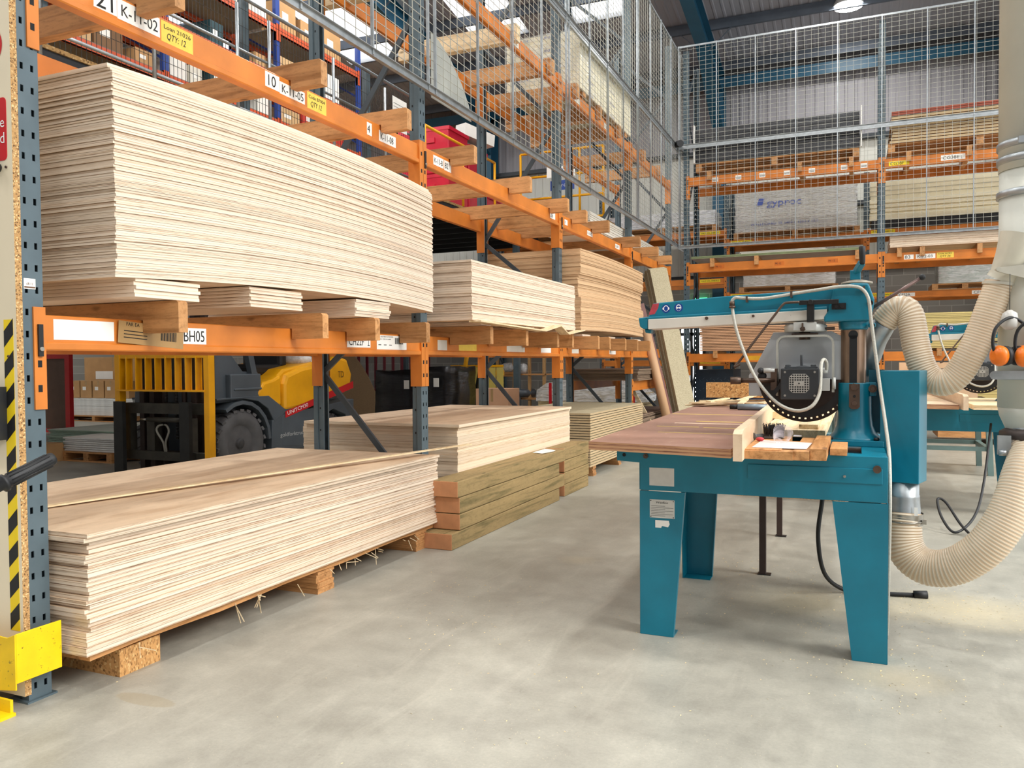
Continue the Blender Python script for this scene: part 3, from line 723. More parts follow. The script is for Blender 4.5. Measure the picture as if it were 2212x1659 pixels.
# runners and blocks under the stacks
def runner(name, x0, x1, y0, y1, z0, z1, mats, label, group, slot=0):
    m = MB((x1, y0, z0)); n = max(2, int((z1-z0)/.016)); h = (z1-z0)/n
    for k in range(n):
        j = random.uniform(-.008, .008); m._add(*boxuv(x0, x1+j, y0+j*.5, y1+j*.5, z0+k*h+.0005, z0+(k+1)*h-.0005))
    return tag(m.build(name, mats, loc=(x1, y0, z0)), label, 'plywood runner', group)
def boxuv(x0, x1, y0, y1, z0, z1):
    v = [(x0, y0, z0), (x1, y0, z0), (x1, y1, z0), (x0, y1, z0), (x0, y0, z1), (x1, y0, z1), (x1, y1, z1), (x0, y1, z1)]
    f = [(0, 3, 2, 1), (4, 5, 6, 7), (0, 1, 5, 4), (1, 2, 6, 5), (2, 3, 7, 6), (3, 0, 4, 7)]
    a, b = x1-x0, y1-y0
    return v, f, 0, False, [[(0, 0)]*4, [(0, 0)]*4, [(0, 0), (a, 0), (a, 1), (0, 1)], [(0, 0), (b, 0), (b, 1), (0, 1)], [(0, 0), (a, 0), (a, 1), (0, 1)], [(0, 0), (b, 0), (b, 1), (0, 1)]]
for k, (y0, y1, zt) in enumerate(((2.56, 2.93, 1.735), (3.28, 3.70, 1.757), (4.22, 4.62, 1.757))):
    runner('plywood_runner', -4.05, -2.86, y0, y1, 1.648, zt-.004, PLYEDGE, 'laminated plywood runner under the bowed stack, %s from the near end' % ORD[k], 'runners under the bowed stack')
for k, (y0, y1) in enumerate(((5.75, 5.95), (6.7, 6.9), (7.6, 7.8))):
    runner('plywood_runner', -3.9, -2.74, y0, y1, 1.648, 1.676, PLYEDGE, 'laminated plywood runner under the flat stack of the second bay, %s from the left' % ORD[k], 'runners under the flat stack')
for k, (y0, y1) in enumerate(((8.75, 9.05), (9.8, 10.1), (11.1, 11.4))):
    runner('plywood_runner', -3.9, -2.87, y0, y1, 1.648, 1.67, PLYEDGE, 'laminated plywood runner under the tall tan stack, %s from the left' % ORD[k], 'runners under the tall tan stack')
tag(MB((-2.7, 5.45, 1.655)).bar((-2.66, 5.5, 1.668), (-2.66, 6.9, 1.64), .1, .012).bar((-2.66, 6.9, 1.64), (-2.64, 7.25, 1.70), .1, .012).bar((-2.64, 7.25, 1.70), (-2.63, 7.45, 1.625), .1, .01).bar((-2.63, 7.45, 1.625), (-2.63, 7.95, 1.68), .1, .01).build('broken_strip', PALE_Y, loc=(-2.7, 5.45, 1.655)),
    'cracked pale timber strip sagging under the flat plywood stack', 'timber strip')
m = MB((-2.9, 2.6, 0)); m.box(-4.3, -2.93, 2.5, 2.72, 0, .12); tag(m.build('chipboard_block', OSB, loc=(-2.9, 2.6, 0)), 'pressed wood block under the near end of the floor stack', 'block')
for k, y in enumerate((3.85, 5.0)):
    runner('plywood_runner', -4.3, -2.9, y, y+.16, 0, .13, TIM_X, 'brown packing runner under the nearest floor stack, %s from the front' % ORD[k], 'packing under the nearest floor stack')
tag(sheet_mesh('bottom_board', 2.93, 1.48, .03, [TIM_Y, TIM_Y], lambda y: .006*sin(y*6), 12, (-2.90, 2.33, .133)), 'frayed brown packing board under the nearest floor stack', 'packing board')
for k, y in enumerate((5.85, 7.0, 8.2)):
    runner('plywood_runner', -4.3, -2.95, y, y+.14, 0, .118, TIM_X, 'packing runner under the pale floor stack, %s from the left' % ORD[k], 'packing under the pale floor stack')
for k, y in enumerate((9.1, 10.2, 11.3)):
    runner('plywood_runner', -4.0, -2.87, y, y+.12, 0, .118, TIM_X, 'packing runner under the grooved boards, %s from the left' % ORD[k], 'packing under the grooved boards')
# splinters
rn = random.Random(3); m = MB()
for k in range(26):
    y = rn.uniform(2.5, 5.2); x = -2.87+rn.uniform(-.01, .02); m.bar((x, y, .13+rn.uniform(-.005, .02)), (x+rn.uniform(0, .05), y+rn.uniform(-.08, .08), .1+rn.uniform(-.05, .04)), .003, .004)
tag(m.build('splinters', PALE_Y), 'loose splinters hanging from the bottom board of the nearest floor stack', 'splinters', kind='stuff')
# thin strip lying over the nearest stack
m = MB((-3.2, 2.3, .665)); m.bar((-3.62, 2.38, .680), (-2.8, 5.68, .712), .045, .008); tag(m.build('timber_strip', PALE_Y, loc=(-3.2, 2.3, .665)), 'long thin pale strip lying over the nearest floor stack and jutting past its end', 'timber strip')
# treated sleepers
SLP = wood('treated sleeper', '#a38a5c', '#76683f', 1, .75); SLE = plain('sawn sleeper end', '#c98e63', .8, 0, .15, 9)
def sleeper(x, y, z, L_, W, H, label, gr, tip=True):
    m = MB(); m.prism([(-W, .0), (0, 0), (0, H), (-W, H)], 1, 0, L_, 0, 1)
    return tag(m.build('timber_sleeper', [SLP, SLE], loc=(x, y, z), bevel=.006), label, 'sleeper', gr)
for k, (y, l, w) in enumerate(((5.12, 2.28, .245), (5.25, 2.3, .225), (5.25, 2.15, .225), (5.22, 2.35, .235))):
    sleeper(-2.675, y, k*.122, l, w-.0, .118, 'green brown treated sleeper in the near pile, %s' % ('lowest of four', 'second from the floor', 'third from the floor', 'topmost of four')[k], 'treated sleepers in the near pile')
for k in range(4):
    sleeper(-2.70, 7.62, k*.122, .78+.02*(k % 2), .21, .118, 'treated sleeper in the short pile behind the near one, %s' % ('lowest', 'second from the floor', 'third from the floor', 'topmost')[k], 'treated sleepers in the far pile')
m = MB((-2.72, 7.2, .488)); m._add([(-2.74, 7.1, .488), (-2.70, 7.3, .490), (-2.72, 7.42, .488), (-2.84, 7.45, .495), (-2.86, 7.15, .489)], [(0, 1, 2, 3, 4)]); m._add([(-2.74, 7.1, .4865), (-2.70, 7.3, .4865), (-2.72, 7.42, .4865), (-2.84, 7.45, .4865), (-2.86, 7.15, .4865)], [(4, 3, 2, 1, 0)])
tag(m.build('paper_scrap', PAPER, loc=(-2.72, 7.2, .488)), 'white scrap of paper lying on top of the sleepers', 'paper')

# loads higher up on the long rack
stack('plaster_board', (-3.17, 9.95, 3.085), 4.25, .76, .0125, 16, [OFFW, WHITE], 'white board in the stack behind the middle level beams at the fence corner', 'white board', 'white boards on the middle level', jx=.01, jy=.03)
def insul(loc, Ly, Dx, n, t, label, gr):
    CR = plain('cream insulation board', '#e9dfc0', .6, 0, .03, 4); FO = plain('foil faced side', '#d8d6cc', .5, .1, .06, 8)
    r = random.Random(4)
    for i in range(n):
        e = empty('insulation_board', (loc[0], loc[1], loc[2]+i*(t+.002)), label, 'insulation board', gr)
        m = MB(); m.box(-Dx, 0, 0, Ly, 0, t, 0); m.build('board', [CR], e)
        if i % 3 == 0:
            y = .3
            while y < Ly-.3: m = MB(); m.text('NTIUN', (0, y, t*.2), (0, 1, 0), (0, 0, 1), t*.5, 0, .22); m.build('print', BLUEINK, e); y += .95
            x = -Dx+.08
            while x < -.25: m = MB(); m.text(('UNILIN', 'NITU', 'THERM')[i % 3], (x, -.001, t*.15), (1, 0, 0), (0, 0, 1), t*.6, 0, .2); m.build('print', BLUEINK, e); x += .38
insul((-3.02, 9.15, 4.60), 2.3, .94, 13, .05, 'cream insulation board with blue lettering in the pack behind the mesh', 'cream insulation boards on the upper level')
m = MB((-3.0, 9.1, 4.6)); m.box(-3.97, -3.01, 9.13, 11.46, 4.60, 5.285); tag(m.build('stretch_film', wrap('thin stretch film', alpha=.15), loc=(-3.0, 9.1, 4.6)), 'clear stretch film around the cream insulation pack', 'film')
for k, y in enumerate((9.3, 10.3, 11.2)): tag(MB((-3.0, y, 4.53)).box(-3.95, -3.03, y, y+.1, 4.548, 4.598).build('packing_strip', TIM_X, loc=(-3.0, y, 4.53)), 'packing strip under the cream insulation pack, %s from the near side' % ORD[k], 'timber strip', 'packing under the insulation pack')

# ------------------------------------------------------------------ right rack
RY = 14.5
for i, x in enumerate((-2.81, .36, 3.55)):
    rack_frame(x, RY, -pi/2, 6.85, KD, 'grey blue slotted frame of the right rack, '+('at the fence corner', 'between its two bays', 'hidden behind the grey duct')[i], 'frames of the right rack')
RB = {}
for lv, z in (('eye level', 1.33), ('middle level', 2.93), ('upper level', 4.46)):
    for b, (x0, x1) in enumerate(((-2.76, .31), (.41, 3.5))):
        RB[lv, b] = rack_beam(x0, RY, z, x1-x0, 'orange front beam of the right rack at %s, %s bay' % (lv, ('left', 'right')[b]), 'front beams of the right rack', -pi/2, pin=True, h=.155)
        rack_beam(x1, RY+KD, z, x1-x0, 'orange rear beam of the right rack at %s, %s bay' % (lv, ('left', 'right')[b]), 'rear beams of the right rack', pi/2, h=.155)
e = RB['upper level', 0]
for k, y in enumerate((.4, .8, 1.2, 1.6, 2.0, 2.5, 2.8)): note(e, y, .045, .1, .075, PAPER, extra=lambda m, x, y, z: [m.quad((x, y+.01, z+.015+.015*j), (0, 1, 0), (0, 0, 1), .08, .006, 1) for j in range(3)])
e = RB['upper level', 1]
note(e, .05, .03, .3, .075, plain('bright yellow label', '#f2dc2e', .5), 'CG38F', .05, .2); note(e, .8, .04, .34, .085, PAPER, 'CG38E ', .05, .23, extra=lambda m, x, y, z: (m.quad((x, y+.285, z+.012), (0, 1, 0), (0, 0, 1), .004, .05, 1), m.quad((x, y+.278, z+.012), (0, 1, 0), (0, 0, 1), .02, .006, 1)))
e = RB['middle level', 1]
note(e, .28, .04, .14, .075, PAPER, '83', .05, .08); note(e, .45, .04, .28, .075, PAPER, 'K-12-03', .045, .22); note(e, .75, .035, .24, .09, YPAPER, 'Code 26783', .02, .19, tz=.06, extra=lambda m, x, y, z: m.text('QTY 26', (x, y+.04, z+.015), (0, 1, 0), (0, 0, 1), .03, 1, .15, slant=.2)); note(e, 1.62, .05, .2, .08, PAPER, '98', .05, .08)
e = RB['middle level', 0]
for y in (.45, 1.45, 2.3): note(e, y, .05, .16, .07, plain('faded orange label', '#c86a1c', .6), 'PK-12', .03, .1)
e = RB['eye level', 0]; note(e, 1.0, .03, .42, .08, plain('mustard label', '#d8a021', .5))
XR_ = dict(rz=-pi/2)
def cross(x, z, y0=RY-.07, y1=RY+KD+.05, w=.07, h=.15, label='', gr='', mat=None):
    m = MB((x, y0, z)); m.prism([(y0, z), (RY-.004, z), (RY-.004, z+.075), (RY+.054, z+.075), (RY+.054, z), (RY+KD-.054, z), (RY+KD-.054, z+.075), (RY+KD+.004, z+.075), (RY+KD+.004, z), (y1, z), (y1, z+h), (y0, z+h)], 0, x-w/2, x+w/2)
    return tag(m.build('timber_bearer', mat or TIM_Y, loc=(x, y0, z)), label, 'timber', gr)
for i, x in enumerate((-2.35, -1.6, .0)): cross(x, 3.01, label='short timber across the middle beams of the right rack, left bay, %s from the left' % ORD[i], gr='bearers on the right rack middle level')
for i, x in enumerate((-.98,)): pass
for i, x in enumerate((.62, .95, 1.75, 2.6)): cross(x, 3.01, label='short timber across the middle beams of the right rack, right bay, %s from the left' % ORD[i], gr='bearers on the right rack middle level')
for i, x in enumerate((-2.4, -.9, -.1, .75, 1.6, 2.5)): cross(x, 4.54, label='short timber across the upper beams of the right rack, %s from the left' % ORD[i], gr='bearers on the right rack upper level')
for i, x in enumerate((-2.3, -1.0, 1.2, 2.4)): cross(x, 1.41, label='short timber across the eye level beams of the right rack, %s from the left' % ORD[i], gr='bearers on the right rack eye level', h=.12)
def xstack(name, x0, x1, z, t, n, mats, label, cat, gr, y=RY-.03, d=1.1, **k):
    """stack facing the camera: long side along x"""
    return stack(name, (x0, y, z), x1-x0, d, t, n, mats, label, cat, gr, rz=-pi/2, **k)
GREENB = plain('green moisture board', '#7f8a63', .6)
xstack('moisture_board', -2.72, .02, 3.165, .02, 2, [GREENB, plain('grey board underside', '#a8a6a0', .6)], 'green edged board lying on the middle beams of the right rack', 'board', 'green edged boards', y=RY-.05, d=1.2)
xstack('plaster_board', -1.9, -.5, 3.208, .0125, 4, [OFFW, WHITE], 'short white board on the green edged board', 'white board', 'short white boards on the right rack', y=RY+.1, d=.9, jy=.03)
xstack('plywood_sheet', .48, 3.2, 3.165, .018, 9, PLY, 'plywood sheet in the low stack on the right bay middle beams', 'plywood sheet', 'plywood on the right bay', y=RY-.08, d=1.2, gap=.002)
HARD = [plyedge('hardboard edge', '#e0ad84', '#d39e76', '#a87450', 1, .2), plain('hardboard face', '#c79065', .6)]
xstack('underlay_board', -2.57, -.26, 1.538, .0175, 16, HARD, 'peach coloured underlay board in the ribbed stack behind the saw arm', 'underlay board', 'ribbed stack of underlay boards', gap=.0095, jx=.002, jy=.004)
FIB = [plyedge('fibre board edge', '#cdb877', '#b9a362', '#8a763d', 1, .2), plain('fibre board face', '#c3ad6e', .7)]
xstack('fibre_board', .75, 3.2, 1.535, .022, 22, FIB, 'straw coloured fibre board in the stack behind the second saw', 'fibre board', 'straw coloured fibre boards', gap=.004, jx=.004, jy=.012, y=RY+.05)
xstack('fibre_board', 1.2, 3.1, .72, .022, 20, FIB, 'straw coloured fibre board in the low stack behind the second saw', 'fibre board', 'low straw coloured fibre boards', gap=.003, jx=.004, jy=.012, y=RY+.1)
m = MB((2.1, RY+.6, 0)); m.box(1.2, 3.1, RY+.1, RY+1.1, .1, .715); tag(m.build('pallet_box', TIM_X, loc=(2.1, RY+.6, 0)), 'timber crate under the low straw coloured boards', 'crate')
# pallets
def pallet(loc, Lx, Dy, label, gr, h=.13, rz=0, mats=None):
    e = empty('pallet', loc, label, 'pallet', gr, rz); mx = mats or (TIM_X, TIM_Y)
    m = MB()
    for k in range(7): y = -Dy/2+k*(Dy-.1)/6; m.box(-Lx/2, Lx/2, y, y+.085, h-.02, h)
    m.build('top_board', mx[0], e)
    for k in range(3):
        m = MB(); x = -Lx/2+k*(Lx-.1)/2; m.box(x, x+.1, -Dy/2, Dy/2, .02, h-.021); m.build('runner', mx[1], e)
    m = MB()
    for y in (-Dy/2, -.045, Dy/2-.09): m.box(-Lx/2, Lx/2, y, y+.09, 0, .019)
    m.build('bottom_board', mx[0], e); return e
def pack(name, x0, x1, y0, y1, z0, z1, mat, label, cat, gr=None, film=None, extra=None, nl=6, edge=None):
    """wrapped load of layered boards: layers + film part"""
    cx, cy = (x0+x1)/2, (y0+y1)/2
    e = empty(name, (cx, cy, z0), label, cat, gr); rr = random.Random(int(abs(x0*100)))
    m = MB((cx, cy, z0)); h = (z1-z0)/nl
    for k in range(nl):
        j = rr.uniform(-.006, .006); m.box(x0+j, x1+j, y0+.01+j, y1-.01, z0+k*h+.002, z0+(k+1)*h-.002)
    m.build('boards', mat, e)
    if film:
        m = MB((cx, cy, z0)); n = 24; g = .012
        pts = []
        for lz in range(7):
            z = z0+.004+(z1-z0+.01)*lz/6
            for k in range(n):
                a = k/n*4; s = int(a); t = a-s
                q = [(x0, y0), (x1, y0), (x1, y1), (x0, y1), (x0, y0)]
                x = q[s][0]+(q[s+1][0]-q[s][0])*t; y = q[s][1]+(q[s+1][1]-q[s][1])*t
                r_ = g+rr.uniform(-.004, .014); dx = x-cx; dy = y-cy; l = sqrt(dx*dx+dy*dy)
                pts.append((x+dx/l*r_, y+dy/l*r_, z+rr.uniform(-.004, .004)))
        m._add(pts, [(l*n+k, l*n+(k+1) % n, (l+1)*n+(k+1) % n, (l+1)*n+k) for l in range(6) for k in range(n)], 0, True)
        m._add([(x0-g, y0-g, z1+.012), (x1+g, y0-g, z1+.012), (x1+g, y1+g, z1+.012), (x0-g, y1+g, z1+.012)], [(0, 1, 2, 3)])
        m.build('film', film, e)
    if extra: extra(e)
    return e
# upper level of the right rack
pallet((-1.31, RY+.5, 4.692), 2.66, 1.0, 'timber pallet under the black wrapped load on the right rack', 'pallets on the right rack', .15)
def ends(e):
    for s in (-1, 1):
        m = MB(); m.box(s*1.345, s*1.365, -.56, -.46, 0, .66); m.build('corner_post', PAPER, e)
pack('wrapped_load', -2.63, .02, RY-.02, RY+.98, 4.845, 5.43, plain('black slats', '#1c1d20', .4), 'long dark load in clear film with white end boards, high on the right rack', 'wrapped load', film=wrap('streaked clear film', col=(.3, .3, .32), alpha=-.02, scale=(1.0, 1.0, 30)), extra=ends, nl=14)
pallet((1.75, RY+.5, 4.692), 2.6, 1.0, 'timber pallet under the brown board load on the right rack', 'pallets on the right rack', .15)
xstack('door_blank', .5, 3.0, 4.845, .036, 9, [MDFEDGE, TIM_X], 'brown board in the stack high on the right bay of the right rack', 'board', 'brown boards high on the right', gap=.012, jy=.03)
pack('board_load', .5, 3.0, RY-.03, RY+1.0, 5.29, 5.36, plain('red brown board', '#9a4a33', .5), 'red brown top layer over the brown boards high on the right', 'board load', nl=2)

# ------------------------------------------------------------------ second rack behind, against the block wall
QY = 17.2
for i, x in enumerate((-5.2, -2.50, .16, 2.9)):
    rack_frame(x, QY, -pi/2, 5.0, .9, 'grey blue frame of the wall rack, %s from the left' % ORD[i], 'frames of the wall rack')
WARN = plain('yellow warning label', '#f0d423', .5)
for b, x0 in enumerate((-5.15, -2.45, .21)):
    x1 = (-2.55, .11, 2.85)[b]
    for lv, z in ((0, (1.25, 1.35, 1.35)[b]), (1, (2.95, 2.62, 2.53)[b]), (2, (3.75, 3.72, 3.75)[b])):
        if b == 0 and lv == 2: z = 3.95
        e = rack_beam(x0, QY, z, x1-x0, 'orange front beam of the wall rack, %s bay, %s level' % (('left', 'middle', 'right')[b], ('lowest', 'middle', 'upper')[lv]), 'front beams of the wall rack', -pi/2, pin=True, h=.13)
        note(e, .03 if b else x1-x0-.5, .055, .42, .06, WARN, 'MAX UDL 3000 KG', .03, .36)
        rack_beam(x1, QY+.9, z, x1-x0, 'orange rear beam of the wall rack, %s bay, %s level' % (('left', 'middle', 'right')[b], ('lowest', 'middle', 'upper')[lv]), 'rear beams of the wall rack', pi/2, h=.13)
        if b == 2 and lv == 1:
            note(e, .5, .03, .3, .075, PAPER, 'CF52A', .05, .2); note(e, 1.75, .03, .4, .075, PAPER, 'CF50A', .05, .24)
pallet((-1.16, QY+.45, 3.852), 2.4, .9, 'timber pallet under the white printed board pack on the wall rack', 'pallets on the wall rack', .14)
def gyp(e):
    m = MB()
    m.text('gyproc', (-.53, -.478, .50), (1, 0, 0), (0, 0, 1), .13, 0, .66); m.build('print', plain('faded blue print', '#5669b4', .6), e); m = MB(); m._add([(-.73, -.479, .52), (-.62, -.479, .52), (-.57, -.479, .66), (-.68, -.479, .66)], [(0, 1, 2, 3)])
    m.build('print', plain('faded blue print', '#5669b4', .6), e); m = MB(); m.text('WALLBOARD TE 2400 x 1200 x 12.5', (-.85, -.478, .12), (1, 0, 0), (0, 0, 1), .05, 0, 1.3)
    m.build('print', plain('faded blue print', '#5669b4', .6), e)
pack('plasterboard_pack', -2.32, -.02, QY, QY+.9, 3.994, 4.86, plain('plasterboard edges', '#dcd8cf', .7, 0, .06, 3), 'film wrapped plasterboard pack with blue printed name on the wall rack', 'plasterboard pack', film=FILM, extra=gyp, nl=26)
pallet((-1.3, QY+.45, 2.752), 1.9, .9, 'timber pallet under the film wrapped boards just above the saw arm', 'pallets on the wall rack', .12)
pack('wrapped_boards', -2.15, -.42, QY, QY+.9, 2.874, 3.35, plain('pale board edges', '#d9cbb0', .7, 0, .08, 3), 'film wrapped pale board pack just above the saw arm', 'wrapped load', film=FILMW, nl=18)
m = MB((1.4, QY+.45, 3.88)); m.box(.25, 2.8, QY, QY+.9, 3.884, 4.05); tag(m.build('black_crate', BLACK, loc=(1.4, QY+.45, 3.88)), 'black base pallet under the cream insulation on the wall rack', 'pallet')
for i in range(9):
    e = tag(MB((1.4, QY, 4.052+i*.082)).box(.2+(i % 3)*.012, 2.85, QY+.03*((i*7) % 4), QY+.9, 4.052+i*.082, 4.131+i*.082).build('insulation_board', plain('cream insulation board', '#e9dfc0', .6), loc=(1.4, QY, 4.052+i*.082)), 'thick cream insulation board in the right bay of the wall rack', 'insulation board', 'cream boards on the wall rack')
def sacks(e): pass
pallet((1.85, QY+.45, 2.662), 1.1, .9, 'timber pallet under the film wrapped sacks on the wall rack', 'pallets on the wall rack', .12)
pack('wrapped_sacks', 1.42, 2.5, QY, QY+.85, 2.784, 3.32, plain('printed sacks', '#b9c8bd', .6, 0, .2, 6), 'film wrapped pale green sacks at the right end of the wall rack', 'wrapped load', film=FILMW, nl=5)
m = MB((-2.3, 15.2, 0)); m.box(-2.72, -2.05, 14.9, 15.9, .02, 1.2, 0)
for k in range(60): x = -2.66+(k % 10)*.064; z = .12+(k//10)*.18; m.bar((x, 14.897, z), (x+.03, 14.897, z+.03 if k % 2 else z-.03), .006, .006, 1)
tag(m.build('chequer_cabinet', [plain('dark blue chequer plate', '#2c3a48', .4, .3), plain('worn plate ridge', '#54646f', .4, .4)], loc=(-2.3, 15.2, 0)), 'dark blue cabinet with patterned plate front under the right rack', 'cabinet')
for k, x in enumerate((-1.7, -1.02)):
    tag(MB((x, 15.2, 0)).box(x-.3, x+.3, 14.95, 15.6, 0, .95).build('storage_bin', plain('dark navy plastic', '#1c2c4c', .4), loc=(x, 15.2, 0)), 'dark navy bin under the right rack, %s of two' % ('left', 'right')[k], 'bin', 'navy bins under the right rack')

# ------------------------------------------------------------------ radial arm saw
SO = (-.43, 4.5, 0)
saw = empty('radial_arm_saw', SO, 'teal radial arm saw with long overhead arm, standing nearest the camera', 'saw', 'teal radial arm saws')
def SM(): return MB(SO)
# bench frame
m = SM()
m.prism([(-1.103, .858), (-.985, .852), (-.985, .718), (.126, .718), (.126, .922), (-1.103, .922)], 1, 3.895, 3.90)
m.box(-1.103, .126, 3.90, 4.0, .917, .922); m.box(.121, .126, 3.9, 5.12, .718, .922); m.box(-.99, -.985, 3.9, 5.12, .718, .922)
m.box(-1.103, .126, 5.115, 5.12, .718, .922); m.box(-1.103, .126, 5.0, 5.115, .917, .922)
m.box(-.16, .126, 4.0, 5.0, .885, .89); m.box(.02, .126, 4.0, 5.0, .917, .922); m.box(-.99, .12, 3.905, 5.11, .72, .724)
m.box(-.47, .105, 3.890, 3.895, .800, .868)
for x in (-.6, -.2): m.box(x, x+.05, 3.9, 5.1, .8, .915)
bench = m.build('bench_frame', TEAL, saw, bevel=.002)
def decal(name, fn, mats, par=saw):
    m = SM(); fn(m); return m.build(name, mats, par)
decal('bolt', lambda m: (m.cyl((.083, 3.889, .868), (.083, 3.876, .868), .017, n=16), ), BROWNST)
decal('bolt', lambda m: (m.cyl((-.955, 3.894, .886), (-.955, 3.885, .886), .013, n=6), m.cyl((-.955, 3.885, .886), (-.955, 3.875, .886), .006, n=10)), BROWNST)
decal('bolt', lambda m: (m.cyl((-.05, 3.889, .83), (-.05, 3.882, .83), .006, n=10), ), STEEL)
decal('slot', lambda m: m.cyl((-1.065, 3.8945, .888), (-1.065, 3.8935, .888), .009, n=12), HOLE)
WORN = plain('worn aluminium label', '#cfcdc6', .4, .2, .05, 30, ('#5c5c5a', .66))
decal('label', lambda m: m.quad((-.938, 3.895, .742), (1, 0, 0), (0, 0, 1), .122, .088), WORN)
# legs
def leg(x0, x1, xb, y, sy, side):
    """front plate from outer edge x0 to x1 at the top, xb at the foot; side plate runs sy in y"""
    m = SM(); d = -1 if x0 > x1 else 1
    m.prism([(x0, .001), (xb, .001), (x1, .714), (x0, .714)], 1, y-.0025, y+.0025)
    m.prism([(y, .001), (y+sy*.12, .001), (y+sy*.17, .714), (y, .714)], 0, x0-.0025, x0+.0025)
    m.box(min(x0, xb), max(x0, xb), min(y, y+sy*.11), max(y, y+sy*.11), 0, .004)
    m.prism([(xb-d*.004, .004), (xb, .004), (x1, .714), (x1-d*.004, .714)], 1, min(y, y+sy*.025), max(y, y+sy*.025))
    return m.build('leg', TEAL, saw)
lg = leg(-.985, -.764, -.822, 3.897, 1, 0); leg(.126, -.101, -.017, 3.897, 1, 0)
leg(-.994, -.79, -.83, 5.118, -1, 0); leg(.126, -.06, .0, 5.118, -1, 0)
def plate(m):
    m.quad((-.936, 3.8945, .584), (1, 0, 0), (0, 0, 1), .122, .09)
    m.text('Wadkin', (-.907, 3.8935, .655), (1, 0, 0), (0, 0, 1), .011, 1, .06, slant=.25)
    for k in range(7): m.quad((-.93, 3.8937, .594+k*.008), (1, 0, 0), (0, 0, 1), .11 if k % 2 else .07, .0014, 1)
    for x in (-.931, -.82):
        for z in (.589, .668): m.cyl((x, 3.894, z), (x, 3.8925, z), .003, n=8, mi=1)
decal('rating_plate', plate, [WORN, plain('grey print', '#4a4a48', .5)])
decal('label_remnant', lambda m: m._add([(-.909, 3.8935, .573), (-.842, 3.8935, .573), (-.838, 3.8935, .555), (-.846, 3.8935, .541), (-.876, 3.8935, .545), (-.88, 3.8935, .536), (-.909, 3.8935, .536)], [(0, 6, 5, 4, 3, 2, 1)]), PAPER)
# column
CX, CY = -.012, 4.45
m = SM(); m.box(CX-.135, CX+.135, CY-.13, CY+.16, .922, .952)
m._lathe(V((CX, CY, 0)), [(.128, .95), (.122, .962), (.1, .985), (.087, 1.02), (.081, 1.08), (.079, 1.236)], 32, 2, 0)
m.box(CX+.05, CX+.1, CY-.035, CY+.035, 1.17, 1.238)
cb = m.build('column_base', TEAL, saw, bevel=.004)
m = SM()
for x, y in ((-.11, -.1), (.1, -.1)): m.cyl((CX+x, CY+y, .952), (CX+x, CY+y, .966), .012, n=6)
m.build('bolt', DARK, cb)
m = SM(); m.prism([(-.037, 1.232), (.013, 1.232), (.013, 1.118), (.004, 1.108), (-.012, 1.105), (-.028, 1.108), (-.037, 1.118)], 1, CY-.09, CY-.078)
m.cyl((-.012, CY-.09, 1.217), (-.012, CY-.104, 1.217), .019, n=6); m.cyl((-.012, CY-.09, 1.135), (-.012, CY-.102, 1.135), .013, n=6); m.cyl((-.012, CY-.0915, 1.17), (-.012, CY-.09, 1.17), .007, n=12, mi=1)
m.cyl((.072, CY-.036, 1.207), (.072, CY-.046, 1.207), .02, n=20); m.cyl((.072, CY-.046, 1.207), (.072, CY-.056, 1.207), .012, n=6)
m.build('clamp_plate', [BROWNST, HOLE], cb, bevel=.0015)
m = SM(); n = 40
vs = []
for z in (1.23, 1.515):
    for j in range(n): a = 2*pi*j/n; vs.append((CX-.006+.0605*cos(a), CY+.0605*sin(a), z))
m._add(vs, [(j, (j+1) % n, n+(j+1) % n, n+j) for j in range(n)], 0, True)
m.build('column', plain('browned steel column', '#8d7460', .32, .7, .25, 7), saw)
decal('slot', lambda m: (m.box(-.036, -.001, CY-.0622, CY-.05, 1.237, 1.475), m.cyl((-.0185, CY-.0622, 1.478), (-.0185, CY-.05, 1.478), .0225, n=16)), HOLE)
# arm and head
m = SM(); y0, y1 = CY-.085, CY+.085
m.prism([(-.155, 1.545), (.055, 1.545), (.072, 1.60), (.078, 1.65), (.050, 1.731), (-.02, 1.735), (-.112, 1.713), (-.135, 1.60), (-.155, 1.57)], 1, y0, y1)
m._lathe(V((CX-.006, CY, 0)), [(.068, 1.503), (.070, 1.53), (.074, 1.55)], 28, 2, 0)
m.box(.05, .085, y0+.02, y0+.06, 1.512, 1.535)
hd = m.build('arm_head', TEAL, saw, bevel=.008)
decal('bolt', lambda m: (m.cyl((.073, y0+.019, 1.523), (.073, y0+.008, 1.523), .008, n=12), m.cyl((.058, y0, 1.632), (.058, y0-.004, 1.632), .014, n=16), m.cyl((.062, y0, 1.598), (.062, y0-.002, 1.598), .006, n=12)), DARK, hd)
m = SM(); m.prism([(-1.062, 1.592), (-1.035, 1.671), (-.66, 1.695), (-.11, 1.713), (-.11, 1.605)], 1, CY-.06, CY+.06)
m.prism([(-1.075, 1.582), (-1.075, 1.597), (-.14, 1.624), (-.14, 1.606)], 1, CY-.075, CY+.075)
m.prism([(-1.113, 1.592), (-1.105, 1.545), (-1.085, 1.530), (-1.060, 1.530), (-1.060, 1.597)], 1, CY-.075, CY+.075)
m.prism([(-1.085, 1.531), (-1.080, 1.51), (-1.05, 1.506), (-1.045, 1.531)], 1, CY-.05, CY+.0)
arm = m.build('arm', TEAL, saw, bevel=.005)
CHIPW = plain('chipped white rail paint', '#d8d3c7', .4, .1, .05, 8, ('#4e4640', .655))
m = SM(); m.prism([(-1.058, 1.528), (-1.058, 1.583), (-.14, 1.609), (-.14, 1.558)], 1, CY-.078, CY+.078)
rl = m.build('guide_rail', CHIPW, arm, bevel=.003)
